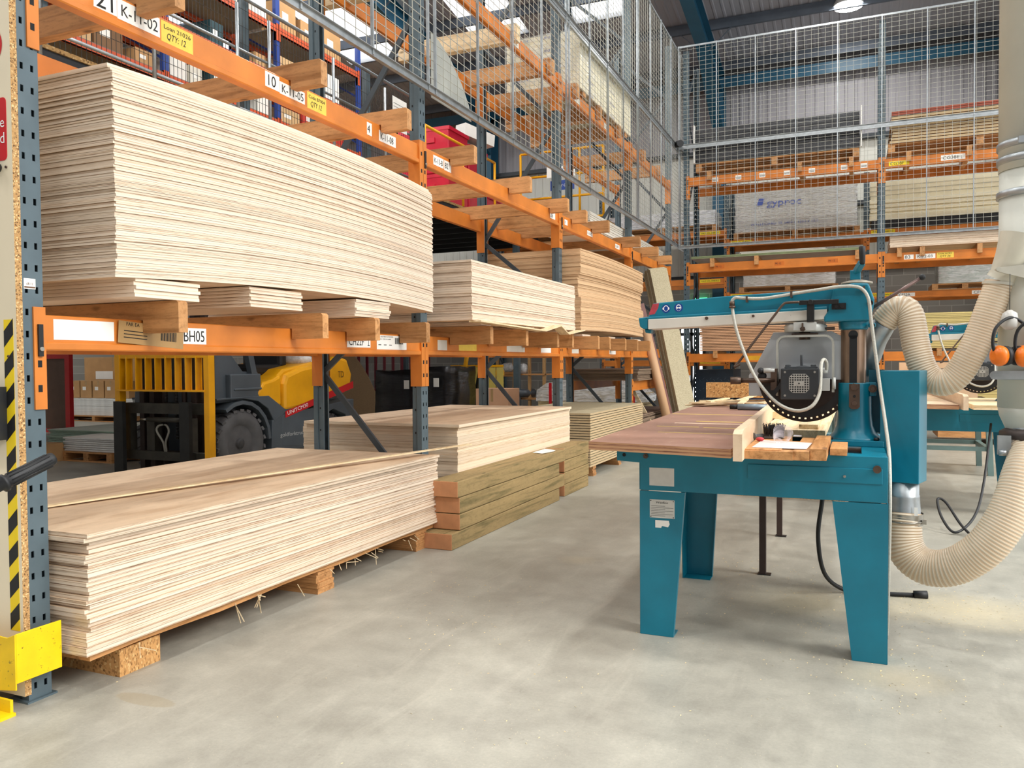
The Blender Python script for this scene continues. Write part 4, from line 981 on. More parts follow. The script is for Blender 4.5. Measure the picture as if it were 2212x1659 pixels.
decal('bolt', lambda m: (m.cyl((-.74, CY-.079, 1.58), (-.74, CY-.084, 1.58), .009, n=12), m.cyl((-.50, CY-.079, 1.585), (-.50, CY-.084, 1.585), .007, n=12)), BROWNST, arm)
def disc(m, x, z, r, y, mi, n=28, sx=1): m._add([(x+cos(2*pi*j/n)*r*sx, y, z+sin(2*pi*j/n)*r) for j in range(n)], [tuple(range(n))], mi)
yf = CY-.0612
def ear(m):
    x, z = -.962, 1.640; disc(m, x, z, .0235, yf, 0); disc(m, x, z+.001, .017, yf-.0004, 1, sx=.82); disc(m, x, z, .013, yf-.0008, 0, sx=.85)
    for s in (-1, 1): disc(m, x+s*.0145, z, .0075, yf-.001, 1, 14, .6)
def gog(m):
    x, z = -.893, 1.643; disc(m, x, z, .0235, yf, 0); disc(m, x, z, .0175, yf-.0004, 1, sx=.82); disc(m, x, z-.002, .0145, yf-.0008, 0, sx=.8)
    m.quad((x-.013, yf-.001, z-.001), (1, 0, 0), (0, 0, 1), .026, .003, 1)
    for s in (-1, 1): disc(m, x+s*.006, z-.001, .005, yf-.0016, 1, 14, 1.1)
SIGN = plain('safety sign blue', '#123c8c', .35, 0, .03)
decal('ear_protection_sign', ear, [SIGN, PAINTW], arm); decal('eye_protection_sign', gog, [SIGN, PAINTW], arm)
m = SM(); m._add([(-1.052, yf, 1.625), (-1.035, yf, 1.668), (-1.0, yf, 1.671), (-1.005, yf, 1.645), (-1.025, yf, 1.612), (-1.057, yf, 1.608)], [(0, 5, 4, 3, 2, 1)]); m.build('red_sticker', plain('torn red sticker', '#b5404a', .5, 0, .2, 40), arm)
# stop bracket with two bolts
decal('stop_bracket', lambda m: (m.box(-.118, -.052, CY-.097, CY-.085, 1.605, 1.636), m.cyl((-.098, CY-.097, 1.62), (-.098, CY-.105, 1.62), .009, n=14), m.cyl((-.07, CY-.097, 1.62), (-.07, CY-.105, 1.62), .009, n=14)), DARK)
# carriage, yoke, motor
m = SM(); m._lathe(V((-.247, 4.45, 0)), [(.1, 1.497), (.105, 1.503), (.105, 1.53), (.098, 1.537)], 32, 2, 0); m.box(-.30, -.19, 4.345, 4.555, 1.503, 1.545)
cg = m.build('carriage', LGREY, saw, bevel=.002)
decal('nut', lambda m: (m.cyl((-.25, 4.42, 1.497), (-.25, 4.42, 1.458), .028, n=6), m.box(-.31, -.185, 4.38, 4.46, 1.478, 1.49), m.cyl((-.255, 4.345, 1.51), (-.255, 4.34, 1.51), .014, n=6), m.box(-.259, -.251, 4.33, 4.345, 1.51, 1.54), m.box(-.145, -.105, 4.40, 4.43, 1.505, 1.52)), BROWNST, cg)
pts = [(-.379, 4.37, 1.17), (-.379, 4.37, 1.43)]+[(-.339-.04*cos(a), 4.37, 1.435+.04*sin(a)) for a in [pi/2*k/5 for k in range(6)]]+[(-.151+.04*sin(a), 4.37, 1.435+.04*cos(a)) for a in [pi/2*k/5 for k in range(6)]]+[(-.111, 4.37, 1.43), (-.111, 4.37, 1.19)]
m = SM()
for a, b in zip(pts, pts[1:]): m.bar(a, b, .05, .011, 0, (.0, 0, 1) if abs(a[0]-b[0]) > abs(a[2]-b[2]) else (1, 0, 0))
m.build('yoke', plain('yoke casting', '#a5a49b', .45, .2, .12, 9), saw)
m = SM(); m.prism([(-.405, 1.50), (-.12, 1.50), (-.068, 1.47), (-.068, 1.165), (-.53, 1.165), (-.53, 1.275), (-.51, 1.295)], 1, 4.435, 4.445)
m.build('blade_guard', plain('light grey guard sheet', '#b4b8ba', .4, .2, .06, 5, ('#86817a', .72)), saw, bevel=.002)
# blade
bx, bz = -.25, 1.262; m = SM(); n = 96
m._add([(bx+cos(2*pi*j/n)*(.205 if j % 4 else .199), yy, bz+sin(2*pi*j/n)*(.205 if j % 4 else .199)) for yy in (4.462, 4.465) for j in range(n)], [tuple(range(n)), tuple(range(n, 2*n))[::-1]])
m.build('saw_blade', plain('dark saw blade', '#3a2f2a', .35, .7, .2, 8), saw)
def pang(m, rr, a0, a1, y, n, holes=None, mi=0):
    """plate between radii rr, both faces, holes punched in one ring"""
    for k in range(len(rr)-1):
        for j in range(n):
            if k == holes and j % 6 < 2: continue
            a = a0+(a1-a0)*j/n; b = a0+(a1-a0)*(j+1)/n
            q = [(bx+cos(t)*r_, y, bz+sin(t)*r_) for t, r_ in ((a, rr[k]), (b, rr[k]), (b, rr[k+1]), (a, rr[k+1]))]
            m._add(q, [(0, 1, 2, 3)], mi); m._add([(p[0], p[1]+.003, p[2]) for p in q], [(3, 2, 1, 0)], mi)
m = SM(); pang(m, (.02, .208, .216, .23), pi*1.02, pi*1.98, 4.428, 132, 1); m.build('lower_guard', plain('brown lower guard', '#2f241f', .4, .4, .25, 8), saw)
m = SM(); pang(m, (.17, .205), pi*1.08, pi*1.9, 4.424, 40); m.build('guard_arc', BLACK, saw)
m = SM(); m.box(-.344, -.172, 4.2, 4.455, 1.163, 1.312); m.cyl((-.258, 4.25, 1.24), (-.258, 4.46, 1.24), .085, n=28)
for x in (-.32, -.2): m.box(x-.012, x+.012, 4.25, 4.3, 1.312, 1.33)
m.box(-.335, -.18, 4.24, 4.3, 1.312, 1.32); m.prism([(-.262, 1.32), (-.248, 1.32), (-.252, 1.38), (-.262, 1.38)], 1, 4.27, 4.29)
mo = m.build('motor', plain('dark motor housing', '#3a3d40', .45, .2, .1, 8), saw, bevel=.006)
m = SM(); m.box(-.348, -.168, 4.188, 4.2, 1.158, 1.312); mc = m.build('motor_cover', plain('black motor cover', '#26292c', .45, 0, .15, 8), mo, bevel=.005)
m = SM(); gx, gz = -.262, 1.238
n8 = 8; p = .0115; m.prism([(gx-.047, gz-.03), (gx-.03, gz-.047), (gx+.03, gz-.047), (gx+.047, gz-.03), (gx+.047, gz+.03), (gx+.03, gz+.047), (gx-.03, gz+.047), (gx-.047, gz+.03)], 1, 4.1868, 4.188)
for i in range(n8):
    for j in range(n8):
        if (i in (0, 7) and j in (0, 7)) or (abs(i-3.5) < 1.6 and abs(j-3.5) < 1.1): continue
        x = gx+(i-3.5)*p; z = gz+(j-3.5)*p; m.quad((x-.0037, 4.1867, z-.0037), (1, 0, 0), (0, 0, 1), .0074, .0074, 1, t=.0004)
m.cyl((gx, 4.1868, gz), (gx, 4.185, gz), .012, n=20); m.cyl((gx, 4.185, gz), (gx, 4.184, gz), .004, n=10, mi=1)
m.build('grille', [plain('grille plate', '#a9a7a0', .4, .3), HOLE], mo)
m = SM()
for x in (-.328, -.19):
    for z in (1.178, 1.294): m.cyl((x, 4.188, z), (x, 4.184, z), .0055, n=12)
m.build('screw', STEEL, mo)
decal('terminal_box', lambda m: (m.box(-.165, -.125, 4.25, 4.34, 1.2, 1.26), m.cyl((-.165, 4.3, 1.3), (-.135, 4.3, 1.3), .014, n=14), m.cyl((-.112, 4.33, 1.235), (-.098, 4.33, 1.235), .03, n=18)), LGREY, mo)
m = SM(); m.cyl((-.385, 4.30, 1.25), (-.56, 4.28, 1.25), .0125, n=16); m.cyl((-.55, 4.281, 1.25), (-.603, 4.275, 1.25), .019, n=18); m.box(-.405, -.375, 4.29, 4.36, 1.2, 1.31)
m.build('pull_handle', BROWNST, saw)
m = SM(); m.cyl((-.385, 4.3, 1.30), (-.44, 4.3, 1.30), .013, n=14, mi=1); m.ball((-.455, 4.3, 1.30), .016, 0, 8); m.ball((-.448, 4.31, 1.272), .022, 0, 8, (1, .5, 1)); m.bar((-.40, 4.28, 1.17), (-.345, 4.28, 1.24), .012, .02, 0); m.build('lock_knob', [BLACK, LGREY], saw)
m = SM(); m.box(-.235, -.2, 4.34, 4.37, 1.545, 1.655); m.box(-.272, -.085, 4.333, 4.345, 1.632, 1.655); m.cyl((-.218, 4.333, 1.645), (-.218, 4.327, 1.645), .013, n=16)
lv = m.build('lock_bar', DARK, saw, bevel=.002)
m = SM(); m.tube(spline([(-.27, 4.338, 1.647), (-.325, 4.338, 1.646), (-.35, 4.338, 1.636), (-.40, 4.335, 1.571), (-.50, 4.325, 1.437), (-.572, 4.318, 1.338), (-.588, 4.316, 1.322), (-.575, 4.315, 1.325), (-.56, 4.315, 1.335)], 5), .0065, 10); m.build('lever', BROWNST, lv)
# braided conduits
BRAID = plain('braided grey conduit', '#b5b3a8', .5, .2, .12, 160, bmp=.5)
yc = CY-.095
def pc(L_, y=None): return [V((a, (yc if y is None else y)+(c if len(t) > 2 else 0), b)) for t in L_ for a, b, c in [(t[0], t[1], t[2] if len(t) > 2 else 0)]]
m = SM(); m.tube(spline(pc([(-.605, 1.658), (-.602, 1.672), (-.585, 1.683), (-.56, 1.68), (-.50, 1.674), (-.44, 1.674), (-.36, 1.683), (-.26, 1.697), (-.17, 1.707, -.01), (-.09, 1.717, -.01), (-.02, 1.716, -.01), (.022, 1.70, -.01), (.05, 1.65, -.02), (.062, 1.55, -.02), (.08, 1.40, -.03), (.105, 1.2, -.06), (.128, 1.02, -.15), (.137, .90, -.3), (.137, .70, -.4), (.134, .4, -.36), (.133, .2, -.3), (.133, .04, -.2)]), 6), .0085, 10); m.build('conduit', BRAID, saw)
m = SM(); m.tube(spline(pc([(-.605, 1.658), (-.604, 1.63), (-.585, 1.53, -.02), (-.545, 1.41, -.04), (-.48, 1.27, -.08), (-.40, 1.17, -.13), (-.33, 1.12, -.17), (-.26, 1.105, -.19), (-.20, 1.13, -.19), (-.168, 1.19, -.17), (-.163, 1.27, -.15), (-.162, 1.33, -.12), (-.152, 1.355, -.1), (-.14, 1.34, -.08), (-.14, 1.30, -.06)]), 6), .0085, 10); m.build('conduit', BRAID, saw)
m = SM(); m.cyl((-.606, yc, 1.664), (-.605, yc, 1.64), .014, n=14); m.cyl((-.604, yc, 1.64), (-.604, yc, 1.628), .017, n=14); m.build('conduit_gland', BROWNST, saw)
for x, z in ((-.53, 1.672), (-.31, 1.688), (.03, 1.70)): m = SM(); m.box(x-.005, x+.005, yc-.012, yc+.03, z-.016, z+.016); m.build('conduit_clip', BROWNST, saw)
# crank and lever on top
m = SM(); m._lathe(V((-.003, CY, 0)), [(.075, 1.734), (.074, 1.744), (.045, 1.752), (.02, 1.758)], 28, 2, 0); ck = m.build('crank_disc', plain('dusty steel disc', '#a39a8b', .45, .5), saw)
m = SM(); m.bar((-.01, CY, 1.755), (-.01, CY, 1.805), .045, .05, 0); m.bar((-.01, CY, 1.79), (.02, CY-.07, 1.835), .03, .03, 0); m.build('crank_arm', TEAL, ck, bevel=.004)
m = SM(); m.tube([(.022, CY-.075, 1.825), (.022, CY-.075, 1.835), (.021, CY-.075, 1.88), (.021, CY-.075, 1.912), (.021, CY-.075, 1.916)], [.009, .0135, .015, .0155, .012], 16); m.build('crank_grip', BLACK, ck)
m = SM(); m.cyl((.062, CY, 1.608), (.285, CY-.02, 1.750), .0085, n=12); m.ball((.292, CY-.02, 1.754), .0155, 1, 8); m.build('index_lever', [plain('brown rod', '#77605a', .4, .5), BLACK], saw)
# dust spout
m = SM(); m.tube([(.03, 4.62, 1.28), (.06, 4.6, 1.38), (.085, 4.58, 1.46), (.12, 4.56, 1.52), (.13, 4.555, 1.545)], [.045, .06, .06, .056, .056], 20); m.build('dust_spout', GALV, saw)
# box on the right side with outlet below
RM = Matrix.Translation((.21, 4.38, 0)) @ Matrix.Rotation(rad(-17), 4, 'Z')
m = SM(); m.T = RM; m.box(-.088, .088, -.075, .075, .755, 1.298); cbx = m.build('dust_box', TEAL, saw, bevel=.003)
m = SM(); m.box(.055, .13, 4.5, 4.62, .98, 1.30); m.build('recess_panel', plain('teal with recess shade', '#0a5566', .4), cbx)  # panel behind the box, its teal darkened to stand for shade in the recess
m = SM(); m.T = RM; m._lathe(V((0, 0, 0)), [(.072, .757), (.072, .69), (.074, .688), (.074, .68), (.079, .60), (.083, .585), (.08, .575)], 28, 2, 0); m.build('outlet_pipe', GALV, cbx)

# dust extraction hoses
HOSE_A = plain('cream hose rib', '#e6d6bd', .32, 0, .04, 6); HOSE_B = plain('tan hose wall', '#cfb595', .35, 0, .08, 6)
def hose(name, P, r, pitch, label, cat='hose', mats=None, par=None, gr=None, ring=None):
    pts = resample(spline(P, 16), pitch/4); R = []; k = len(pts)
    for i in range(k): R.append(r*(.97 if i % 4 in (0, 1) else 1.0))
    o = P[-1]; m = MB(o); m.tube(pts, R, 28, 0, False, mfun=lambda i: 0 if i % 4 in (1, 2) else 1)
    ri = [x*.93 for x in R]
    ob = m.build(name, mats or [HOSE_A, HOSE_B], par, loc=None if par else o)
    if label: tag(ob, label, cat, gr)
    return ob
uh = hose('extraction_hose', [(.125, 4.56, 1.54), (.15, 4.55, 1.575), (.185, 4.54, 1.607), (.222, 4.53, 1.605), (.245, 4.52, 1.57), (.258, 4.51, 1.50), (.275, 4.5, 1.40), (.305, 4.49, 1.30), (.35, 4.48, 1.245), (.405, 4.46, 1.24), (.455, 4.45, 1.285), (.505, 4.44, 1.38), (.545, 4.44, 1.48), (.582, 4.44, 1.59), (.612, 4.44, 1.68), (.622, 4.44, 1.72)], .066, .0135, 'cream ribbed extraction hose looping down from the duct to the saw arm', gr='cream extraction hoses')
lh = hose('extraction_hose', [(.21, 4.38, .60), (.208, 4.37, .53), (.215, 4.36, .45), (.25, 4.35, .385), (.31, 4.33, .352), (.39, 4.30, .36), (.47, 4.28, .405), (.55, 4.26, .485), (.615, 4.26, .59), (.665, 4.28, .70), (.70, 4.32, .80), (.735, 4.38, .88), (.755, 4.43, .93)], .088, .0145, 'cream ribbed extraction hose sagging low from the outlet under the saw to the duct', gr='cream extraction hoses')
m = MB((.2, 4.38, .6)); m.tube([(.21, 4.38, .545), (.21, 4.38, .60)], .0905, 28, 0, False); m.tube([(.2095, 4.375, .56), (.2095, 4.375, .568)], .094, 28, 0, True); m.box(.29, .31, 4.33, 4.35, .555, .575)
m.box(.255, .27, 4.297, 4.300, .60, .64, 1); m.build('clamp_ring', [STEEL, PAPER], lh).location = V((.2, 4.38, .6))-lh.location

# galvanised duct on the right
DX, DY, DR = .775, 4.5, .155
du = empty('extraction_duct', (DX, DY, 1.0), 'tall grey galvanised extraction duct at the right edge', 'duct')
DO = (DX, DY, 1.0); DUCT = plain('dusty galvanised duct', '#cccdc2', .45, .05, .07, 3)
m = MB(DO); m._lathe(V((DX, DY, 0)), [(DR, 2.24), (DR, 7.9)], 40, 2, 0); m.build('upper_pipe', DUCT, du)
m = MB(DO); m._lathe(V((DX, DY, 0)), [(DR-.004, 1.12), (DR-.004, 2.25)], 40, 2, 0); m.build('lower_pipe', DUCT, du)
m = MB(DO)
for z in (2.13, 2.29, 2.36, 1.27): m._lathe(V((DX, DY, 0)), [(DR, z-.018), (DR+.008, z-.014), (DR+.008, z+.014), (DR, z+.018)], 40, 2, 0)
m.box(DX-.1, DX-.03, DY-DR-.02, DY-DR, 2.34, 2.37); m.build('joint_band', GALV, du)
m = MB(DO); m.box(DX-DR-.03, DX+.2, DY-DR-.004, DY-DR-.001, 1.255, 1.295); m.cyl((DX-DR-.03, DY-DR-.005, 1.275), (DX-DR-.03, DY-DR, 1.275), .02, n=16); m.cyl((DX-DR-.03, DY-DR-.009, 1.275), (DX-DR-.03, DY-DR-.004, 1.275), .009, n=12); m.build('strap', GALV, du)
m = MB(DO); m._lathe(V((DX, DY, 0)), [(DR-.004, 1.13), (DR-.012, 1.08), (.118, 1.02), (.112, 1.0)], 40, 2, 0); m.build('reducer', DUCT, du)
m = MB(DO); m._lathe(V((DX-.005, DY-.02, 0)), [(.118, .96), (.142, .975), (.142, 1.005), (.118, 1.02)], 6, 2, 0); m.build('clamp', plain('dark rusty clamp', '#4d4340', .5, .3), du)
m = MB(DO); m.tube([(DX-.005, DY-.02, .985), (DX-.018, DY-.05, .92), (DX-.03, DY-.08, .885)], [.112, .1, .094], 28, 0, False); m.box(DX-.165, DX-.11, DY-.12, DY-.1, .90, .99); m.cyl((DX-.16, DY-.125, .91), (DX-.13, DY-.13, .91), .014, n=12); m.build('slide_gate', GALV, du)
# branch spout above
m = MB(DO); m.tube([(.70, 4.42, 1.93), (.672, 4.42, 1.83), (.645, 4.435, 1.75), (.628, 4.44, 1.72)], [.085, .075, .068, .07], 24, 0, False); m.build('branch_spout', plain('cream painted spout', '#cfcab8', .45, .1, .08, 6), du)
m = MB(DO); m.prism([(.585, 1.765), (.60, 1.775), (.80, 1.79), (.80, 1.775), (.74, 1.71), (.60, 1.755)], 1, 4.33, 4.345); m.cyl((.597, 4.33, 1.765), (.597, 4.30, 1.765), .01, n=12); m.tube([(.62, 4.44, 1.70), (.622, 4.44, 1.713)], .074, 24, 0, False); m.build('gate_plate', plain('cream gate plate', '#c9c5b6', .45, .2), du)
# hanging ear defenders, glasses
m = MB((.66, 4.30, 1.5)); m.cyl((.642, 4.30, 1.74), (.642, 4.30, 1.575), .0016, n=6, mi=1)
m.tube([(.642, 4.30, 1.575), (.643, 4.30, 1.56), (.642, 4.30, 1.53), (.638, 4.30, 1.50), (.637, 4.30, 1.485)], [.008, .03, .036, .034, .015], 16, 0)
tag(m.build('hanging_cup', [plain('frosted plastic', '#c8c6c0', .25), BLACK], loc=(.66, 4.30, 1.5)), 'frosted plastic cover hanging on a dark cord beside the duct', 'plastic cover')
def muffs(x, y, z, label, rz):
    e = empty('ear_defenders', (x, y, z), label, 'ear defenders', 'ear defenders on the duct', rz); e.scale = (1.2, 1.2, 1.2)
    for s in (-1, 1):
        m = MB(); m.tube([(s*.028, 0, 0), (s*.034, 0, 0), (s*.05, 0, 0), (s*.066, 0, 0), (s*.074, 0, 0)], [.012, .036, .04, .032, .016], 20, 0); c = m.build('ear_cup', plain('orange plastic', '#f07818', .35), e)
        m = MB(); m.tube([(s*.010, 0, 0), (s*.014, 0, 0), (s*.030, 0, 0), (s*.034, 0, 0)], [.026, .036, .038, .034], 20, 0); m.build('cushion', BLACK, c)
    m = MB(); m.tube(spline([(-.062, -.0, .0), (-.075, 0, .05), (-.06, 0, .11), (0, 0, .145), (.06, 0, .11), (.075, 0, .05), (.062, 0, 0)], 6), .006, 8); m.build('headband', BLACK, e)
muffs(.645, 4.27, 1.365, 'orange and black ear defenders hanging on the duct, left pair', .5); muffs(.745, 4.24, 1.36, 'orange and black ear defenders hanging on the duct, right pair', -.3)

# tables of the saw
PHEN = plain('worn phenolic table face', '#977263', .42, 0, .16, 5, ('#cbb7a2', .61))
tb = empty('saw_table', (-.85, 4.0, .92), 'worn brown plywood saw table top running back beside the teal saw', 'table top')
m = MB((-.85, 4.0, .92)); m._add([(-1.20, 3.74, .925), (-.505, 3.60, .925), (-.62, 7.8, .925), (-1.32, 7.7, .925)]+[(-1.20, 3.74, .965), (-.505, 3.60, .965), (-.62, 7.8, .965), (-1.32, 7.7, .965)],
    [(3, 2, 1, 0), (4, 5, 6, 7), (0, 1, 5, 4), (1, 2, 6, 5), (2, 3, 7, 6), (3, 0, 4, 7)], 0, False, [[(0, 0)]*4, [(0, 0)]*4, [(0, 0), (.7, 0), (.7, 1), (0, 1)], [(0, 0), (4, 0), (4, 1), (0, 1)], [(0, 0), (.7, 0), (.7, 1), (0, 1)], [(0, 0), (4, 0), (4, 1), (0, 1)]])
m.m[1] = 1; m.build('board', [plyedge('table edge', '#c99b72', '#a8765a', '#6d4435', 5), PHEN], tb)
YT = plain('yellow tape line', '#d9c25a', .5)
for k, (y, x0, x1, w) in enumerate(((5.9, -1.25, -.60, .03), (5.2, -.95, -.56, .03), (4.75, -1.1, -.85, .022), (4.72, -.82, -.55, .022), (4.35, -1.0, -.6, .012))):
    m = MB((-.85, 4.0, .92)); m.quad((x0, y, .965), (1, -.04, 0), (0, 1, 0), x1-x0, w); m.build('tape' if k != 4 else 'score', YT if k % 2 == 0 else PAINTW if k == 4 else YT, tb)
m = MB((-.85, 4.0, .92)); m.quad((-1.05, 5.02, .965), (1, -.03, 0), (0, 1, 0), .5, .035); m.build('score', plain('scraped pale wood', '#d9c3a8', .6), tb)
fb = MB((-.48, 4.0, .94)); fb.prism([(3.50, .925), (6.45, .925), (6.45, 1.055), (3.56, 1.055), (3.50, 1.04)], 0, -.5, -.462)
fbo = tag(fb.build('fence_board', [PLYFACE, PLYEDGE], loc=(-.48, 4.0, .94)), 'upright plywood fence board along the saw table', 'fence board'); fbo.rotation_euler = (0, 0, rad(1.9))
m = MB((-.3, 4.0, .93)); m.box(-.455, -.30, 3.62, 4.3, .926, .966); m.box(-.455, -.25, 3.60, 4.1, .926, .962); m.box(-.25, -.185, 3.61, 4.28, .926, .964)
tag(m.build('packing_board', TIM_Y, loc=(-.3, 4.0, .93)), 'small light boards making up the right hand saw table front', 'table board')
m = MB((-.16, 4.0, .93)); m.box(-.183, -.118, 3.63, 4.3, .926, .975); tag(m.build('packing_board', TIM_Y, loc=(-.16, 4.0, .93)), 'rough ended timber at the right edge of the saw table', 'timber')
m = MB((-.1, 4.0, .93)); m.box(-.11, -.04, 3.86, 4.2, .926, .955); tag(m.build('packing_board', TIM_Y, loc=(-.1, 4.0, .93)), 'short timber offcut beside the saw column foot', 'timber')
m = MB((-.35, 5.3, .93)); m.box(-.50, -.16, 4.72, 7.4, .926, .965); m.box(-.30, -.2, 4.8, 5.6, .966, .99); m.box(-.55, -.42, 5.6, 6.2, .966, 1.01); tag(m.build('feed_table', PALE_Y, loc=(-.35, 5.3, .93)), 'pale timber feed table behind the saw blade', 'table board')
m = MB((-.33, 3.8, .967)); m._add([(-.43, 3.70, .9672), (-.20, 3.69, .9672), (-.19, 3.98, .9672), (-.42, 4.05, .9672)], [(0, 1, 2, 3)]); tag(m.build('paper_sheet', plain('grubby pink white paper', '#ead9d3', .6, 0, .06, 30), loc=(-.33, 3.8, .967)), 'grubby white printed sheet lying on the saw table boards', 'paper')
# brush, tub
e = empty('bench_brush', (-.38, 4.15, .967), 'black bristled bench brush lying against the fence board', 'brush')
m = MB(); r = random.Random(5)
for k in range(260):
    a = r.uniform(0, 1); p = V((-.04+a*.085, .0+r.uniform(-.02, .03), .012)); m.bar(p, p+V((r.uniform(-.012, .014), r.uniform(-.03, .03), r.uniform(.03, .065))), .002, .002)
m.build('bristles', BLACK, e); m = MB(); m.bar((-.06, 0, .01), (.05, 0, .012), .035, .018); m.tube([(-.05, -.01, .012), (-.075, -.06, .014), (-.085, -.09, .02)], [.012, .01, .014], 10); m.build('handle', plain('grey plastic', '#55585a', .4), e)
m = MB((-.3, 3.95, .967)); m.tube([(-.33, 3.98, .968), (-.325, 3.96, .99), (-.315, 3.93, 1.02)], [.03, .038, .045], 20, 0, False); m.box(-.27, -.235, 3.93, 3.945, 1.0, 1.005)
tag(m.build('clear_tub', wrap('clear plastic tub', (.85, .85, .92), .35, (8, 8, 8)), loc=(-.3, 3.95, .967)), 'clear plastic tub tipped over on the saw table', 'tub')
tag(MB((-.42, 3.98, .97)).ball((-.425, 3.99, .977), .013, 0, 6, (1.5, 1, .8)).build('red_rag', plain('red cloth', '#c4434a', .7), loc=(-.42, 3.98, .97)), 'scrap of red cloth beside the bench brush', 'cloth')
# offcuts at the far end of the table
r = random.Random(9)
for k in range(14):
    x = r.uniform(-1.15, -.65); y = r.uniform(6.7, 7.5); a = r.uniform(-.5, .5) if k < 10 else r.uniform(1.2, 1.9); l = r.uniform(.15, .34); z = .967+(k//3)*.011
    m = MB((x, y, z)); m.bar((x-cos(a)*l, y-sin(a)*l, z+.006), (x+cos(a)*l, y+sin(a)*l, z+.008+r.uniform(0, .03)), .045, .01)
    tag(m.build('offcut', PALE_X, loc=(x, y, z)), 'thin pale offcut in the loose heap at the far end of the saw table', 'offcut', 'offcuts on the saw table')
m = MB((-.95, 7.3, 1.03)); m.box(-1.25, -.75, 7.35, 7.4, 1.025, 1.16); tag(m.build('osb_offcut', OSB, loc=(-.95, 7.3, 1.03)), 'strand board piece standing behind the offcut heap', 'offcut')
m = MB((-.7, 6.5, .97)); m.cyl((-.86, 6.5, .99), (-.64, 6.5, .99), .024, n=18); m.cyl((-.92, 6.5, .99), (-.86, 6.5, .99), .018, n=14, mi=1); tag(m.build('round_tube', [plain('blue grey tube', '#7b8a94', .4, .3), DARK], loc=(-.7, 6.5, .97)), 'short blue grey tube lying across the saw table', 'tube')
for y, nm in ((5.28, 'nearer'), (6.48, 'farther')):
    e = empty('support_post', (-.545, y, 0), 'slim dark steel post under the saw table, %s of two' % nm, 'post', 'posts under the saw table')
    m = MB(); m.box(-.02, .02, -.02, .02, .006, .915-.0); m.build('tube', plain('rusty dark steel', '#4a3c38', .5, .4), e); m = MB(); m.box(-.03, .05, -.03, .03, 0, .006); m.build('foot_plate', DARK, e)
# second saw
for c in saw.children: pass
SDX, SDY = 1.3, 4.15
s2 = dup(saw, (SO[0]+SDX, SO[1]+SDY, 0), 'teal radial arm saw farther back, half hidden by the cream hoses')
for ch in s2.children:
    if ch.name.split('.')[0] in ('arm',): ch.location.x += .40
t2 = dup(tb, (-.85+SDX, 4.0+SDY, .92), 'pale plywood saw table top in front of the second saw')
for ch in t2.children:
    if ch.name.startswith('board'): ch.data = ch.data.copy(); ch.data.materials[1] = PLYFACE
f2 = fbo.copy(); COL.objects.link(f2); f2.location = (-.48+SDX, 4.0+SDY, .94); f2['label'] = 'upright plywood fence board on the second saw table'
m = MB((1.5, 8.3, .93)); m.box(.90, 1.55, 7.72, 9.2, .926, .966); tag(m.build('packing_board', PALE_X, loc=(1.5, 8.3, .93)), 'pale boards on the right of the second saw table', 'table board')
m = MB((1.3, 8.4, 1.0)); m.tube([(1.30, 8.3, .968), (1.31, 8.3, 1.0), (1.33, 8.3, 1.03)], [.05, .07, .04], 14, 0, False); tag(m.build('plastic_bag', FILM, loc=(1.3, 8.4, 1.0)), 'crumpled clear plastic on the second saw table', 'plastic bag')
# steel stand with shelf beyond
def stand(x, y, w, d, h, label, boardz=None):
    e = empty('steel_stand', (x, y, 0), label, 'stand', 'grey green steel stands')
    for sx in (-1, 1):
        for sy in (-1, 1):
            m = MB(); m.bar((sx*w/2*1.08, sy*d/2*1.08, 0), (sx*w/2, sy*d/2, h), .06, .06, 0, (0, 1, 0)); m.build('leg', GREENST, e)
    m = MB()
    for sy in (-1, 1): m.box(-w/2, w/2, sy*d/2-.025, sy*d/2+.025, .28, .33)
    for sx in (-1, 1): m.box(sx*w/2-.025, sx*w/2+.025, -d/2, d/2, .28, .33)
    m.build('stretcher', GREENST, e)
    m = MB(); m.box(-w/2-.05, w/2+.05, -d/2-.05, d/2+.05, h, h+.03); m.build('top_plate', DARK, e); return e
stand(1.02, 11.2, .75, .9, .85, 'grey green steel stand with low frame beyond the second saw')
stand(-.62, 8.9, .72, .9, .85, 'grey green steel stand standing on a chipboard sheet beyond the saw table')
m = MB((-.6, 8.9, 0)); m.box(-1.12, -.1, 8.3, 9.6, 0, .018); tag(m.build('floor_board', [CHIP], loc=(-.6, 8.9, 0)), 'chipboard sheet lying on the floor under the steel stand', 'board')
m = MB((.75, 10.5, .9)); m.box(.45, 1.25, 10.4, 10.43, .90, 1.32); tag(m.build('panel_board', plain('pinkish panel', '#d4b08c', .6), loc=(.75, 10.5, .9)), 'pinkish board standing behind the second saw', 'panel')
m = MB((1.9, 10.6, .9)); m.box(1.5, 2.3, 10.7, 10.73, .6, 1.3); tag(m.build('panel_board', plain('pinkish panel', '#d4b08c', .6), loc=(1.9, 10.6, .9)), 'pinkish board right of the second saw, beside the duct', 'panel')
